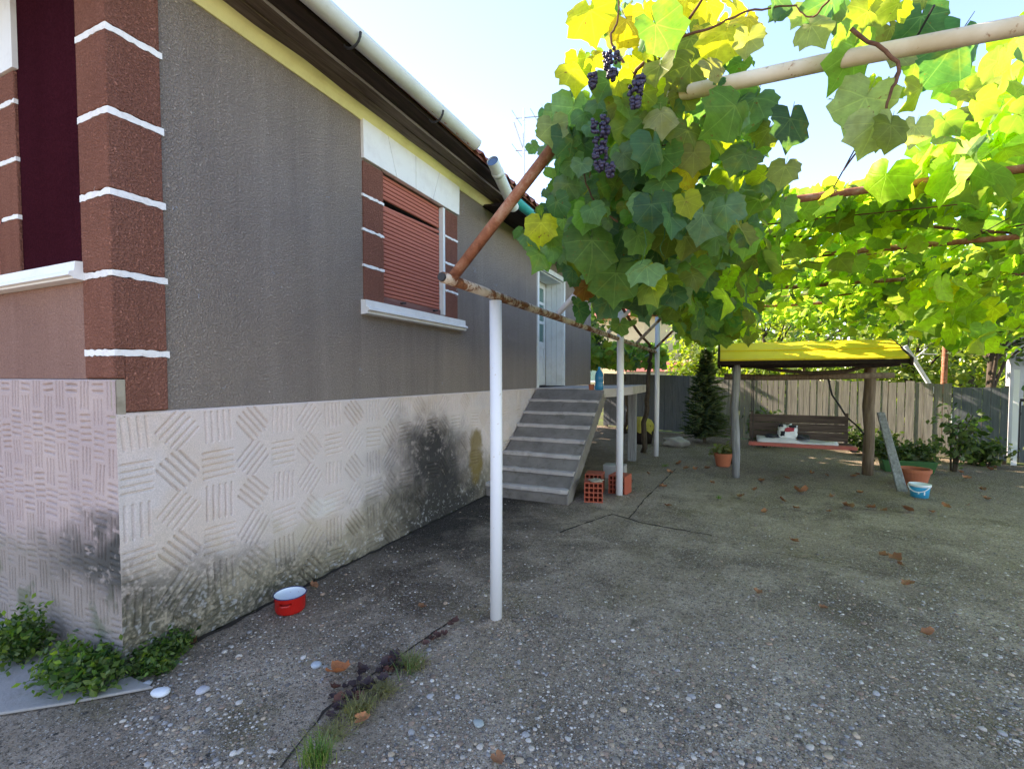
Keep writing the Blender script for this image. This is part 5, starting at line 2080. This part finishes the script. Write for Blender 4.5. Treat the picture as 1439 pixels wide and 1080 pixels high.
weed(20, 925, .24, .19, 'dense dark green weed against the front base of the house', 60, z=.03)
weed(110, 962, .17, .24, 'spreading bright green weed on the path slab at the house corner', 90, z=.03)
weed(205, 938, .12, .14, 'small weed patch at the very foot of the house corner', 50, .028)
weed(240, 915, .14, .10, 'thin dark weed climbing the ribbed wall near the corner', 40, .026)


def tuft(u, v, h, r, n, label, cols):
    p = gr(u, v)
    t = thing('grass_tuft', (p[0], p[1], 0), label, 'grass tuft')
    Vs, cl = [], []
    for k in range(n):
        a = rng.uniform(0, 6.28)
        b0 = np.array([p[0] + rng.normal(0, r * .3), p[1] + rng.normal(0, r * .3), 0])
        ln = h * rng.uniform(.5, 1.1)
        out = np.array([math.cos(a), math.sin(a), 0]) * r * rng.uniform(.2, 1.1)
        sd = np.array([-math.sin(a), math.cos(a), 0]) * .0018
        m1 = b0 + out * .4 + np.array([0, 0, ln * .6])
        e = b0 + out + np.array([0, 0, ln * rng.uniform(.6, 1)])
        Vs += [b0 - sd, b0 + sd, m1 + sd * .8, m1 - sd * .8, m1 - sd * .8, m1 + sd * .8, e + sd * .15, e - sd * .15]
        c_ = np.array(cols[rng.integers(len(cols))]) * rng.uniform(.7, 1.3)
        cl += [c_] * 8
    V = np.array(Vs)
    link('blades', npmesh('blades', V, np.arange(len(V)).reshape(-1, 4), 'foliage', np.array(cl)), t)


DRY = [(.26, .20, .10), (.34, .27, .15), (.20, .16, .08)]
GR = [(.08, .18, .03), (.12, .24, .04), (.05, .12, .02), (.22, .22, .08)]
tuft(447, 1072, .12, .08, 200, 'fresh green grass tuft growing in the open pavement joint', GR)
tuft(577, 938, .08, .09, 260, 'dry straw grass tuft at the far end of the leaf-filled joint', DRY + GR[:1])
tuft(535, 972, .05, .10, 220, 'flattened dry grass among the dark fallen leaves', DRY)
tuft(503, 1003, .08, .09, 240, 'dry grass tuft beside the heap of purple leaves', DRY + [(.16, .17, .06)])
tuft(470, 1030, .04, .12, 130, 'sparse straw stalks between heap of leaves and green tuft', DRY)
tuft(1010, 700, .05, .05, 40, 'tiny grass tuft in the pavement beyond the second post', GR)
tuft(935, 655, .06, .09, 60, 'short grass beside the far pergola post', GR)

# ================================================================== FALLEN LEAVES
dl = []
for sd in range(3):
    V, F = leaf_template(50 + sd, -.55 - .2 * sd, .15, .35)
    V = V[:-6]
    F = F[:-6]
    me = npmesh('fallen_leaf', V - np.array([0, .3, 0]), F, 'dry_leaf', smooth=True)
    dl.append(me)


def fallen(u, v, px, col, label, group, flat=.06, zoff=.0):
    p = gr(u, v)
    d = proj(p)[2]
    s = min(px * d / FPX, .15)
    o = link('fallen_leaf', dl[rng.integers(3)], None, label, 'leaf', group)
    o.location = (p[0], p[1], .012 + s * .12 + zoff)
    o.rotation_euler = (rng.normal(0, .25), rng.normal(0, .25), rng.uniform(0, 6.28))
    sc = s * .8
    o.scale = (sc * rng.uniform(.6, 1), sc, sc * .8)
    c_ = np.array(col) * rng.uniform(.75, 1.25)
    o.color = (*c_, 1)


for (u, v, px) in ((1128, 694, 24), (1190, 714, 20), (1115, 763, 12), (1240, 783, 12), (1258, 787, 16), (1263, 796, 12), (1302, 895, 18), (1066, 836, 14), (1276, 720, 16), (1040, 700, 10),
                   (1100, 706, 10), (1170, 700, 10), (1225, 716, 12), (1275, 825, 16), (1118, 716, 9), (1073, 722, 10), (955, 652, 9), (965, 660, 9), (940, 665, 9), (885, 680, 9), (912, 668, 9),
                   (1000, 680, 9), (700, 1074, 18), (272, 906, 14), (440, 826, 14), (592, 856, 12), (1158, 858, 10), (1330, 715, 11), (1060, 690, 8), (1380, 690, 12), (1210, 695, 9)) + tuple((rng.uniform(930, 1430), 655 + 70 * rng.uniform() ** 1.5, rng.uniform(5, 10)) for _ in range(22)):
    fallen(u, v, px, (.30, .13, .06), 'small dry brown leaf lying on the open concrete yard', 'dry brown leaves scattered over the yard')
fallen(480, 952, 34, (.42, .14, .05), 'large curled orange-brown leaf at the edge of the leaf-filled joint', 'orange leaves by the pavement joint')
fallen(511, 1015, 20, (.45, .18, .08), 'small flat orange leaf beside the heap of purple leaves', 'orange leaves by the pavement joint')
for k in range(46):
    t = rng.uniform()
    u = 455 + 105 * t + rng.normal(0, 10)
    v = 1008 - 75 * t + rng.normal(0, 8)
    fallen(u, v, rng.uniform(9, 19), (.06, .035, .035) if rng.uniform() < .75 else (.16, .06, .04), 'dark purple-brown dried leaf in the heap filling the pavement joint', 'purple leaves heaped in the joint', zoff=rng.uniform(0, .012))
for k in range(8):
    t = rng.uniform()
    u = 590 + 60 * t
    v = 910 - 40 * t + rng.normal(0, 5)
    fallen(u, v, rng.uniform(8, 14), (.10, .045, .035), 'small dark leaf scrap in the narrow end of the joint', 'leaf scraps in the joint')

# ================================================================== PEBBLES OF THE EXPOSED AGGREGATE
PCOL = [(.22, .175, .14), (.31, .255, .205), (.42, .31, .215), (.33, .30, .285), (.48, .405, .335), (.54, .47, .41), (.25, .17, .125), (.15, .13, .12), (.35, .235, .165)]
cand = []
while len(cand) < 13000:
    u, v = rng.uniform(0, 1439), 700 + 380 * rng.uniform() ** .8
    p = gr(u, v)
    if p[0] < -2.66 or (p[0] < -2.40 and p[1] < 1.3) or not -2.7 < p[0] < 3.5:
        continue
    if float(vnoise(np.array(p[0] * 1.3), np.array(p[1] * 1.3), 8)) < .30 * rng.uniform(.6, 1.4):
        continue
    s = float(np.clip(rng.lognormal(math.log(.0046), .45), .0025, .016))
    cand.append((s / proj(p)[2], p, s))
cand.sort(key=lambda c: -c[0])
ico2n, ico2fn = ico2, ico2f
pm = []
for sd in range(5):
    r = np.random.default_rng(sd)
    V = ico2n * (1 + .10 * np.sin(ico2n[:, [0]] * 3 + sd) + r.normal(0, .045, (len(ico2n), 1)))
    pm.append(npmesh('pebble', V, ico2fn, 'pebble', smooth=True))
for (q_, p, s) in cand[:299]:
    o = link('pebble', pm[rng.integers(5)], yard)
    o.location = (p[0], p[1], s * .12)
    o.rotation_euler = (rng.normal(0, .12), rng.normal(0, .12), rng.uniform(0, 6.28))
    o.scale = (s * rng.uniform(.8, 1.35), s, s * rng.uniform(.4, .6))
    o.color = (*(np.array(PCOL[rng.integers(len(PCOL))]) * rng.uniform(.8, 1.2)), 1)
Vs, Fs, Cs = [], [], []
off = 0
for (q_, p, s) in cand[299:]:
    a = rng.uniform(0, 6.28)
    M = np.array([[math.cos(a), -math.sin(a), 0], [math.sin(a), math.cos(a), 0], [0, 0, 1]])
    V = (ico * np.array([s * rng.uniform(.8, 1.4), s, s * .45])) @ M.T + np.array([p[0], p[1], s * .08])
    Vs.append(V)
    Fs.append(icof + off)
    Cs.append(np.tile(np.array(PCOL[rng.integers(len(PCOL))]) * rng.uniform(.8, 1.2), (12, 1)))
    off += 12
link('pebble_bed', npmesh('pebble_bed', np.concatenate(Vs), np.concatenate(Fs), 'pebble_stuff', np.concatenate(Cs), smooth=True), yard, kind='stuff')
# a few loose stones one can pick out
for (u, v, px, c_, lab) in ((225, 976, 22, (.70, .70, .72), 'smooth white loose stone on the pavement near the house corner'), (285, 972, 17, (.42, .40, .42), 'flat grey loose stone next to the smooth white one'),
                            (444, 936, 15, (.45, .47, .50), 'pale loose stone lying left of the leaf-filled joint'), (207, 962, 13, (.42, .41, .42), 'small grey stone between the weeds and the smooth white stone'),
                            (672, 1018, 15, (.34, .36, .34), 'round greenish flat stone set in the open pavement')):
    p = gr(u, v)
    s = px * proj(p)[2] / FPX / 2
    o = link('loose_stone', pm[rng.integers(5)], None, lab, 'stone', None)
    o.location = (p[0], p[1], s * .38)
    o.rotation_euler = (0, 0, rng.uniform(0, 6.28))
    o.scale = (s * 1.15, s * .9, s * .5)
    o.color = (*c_, 1)
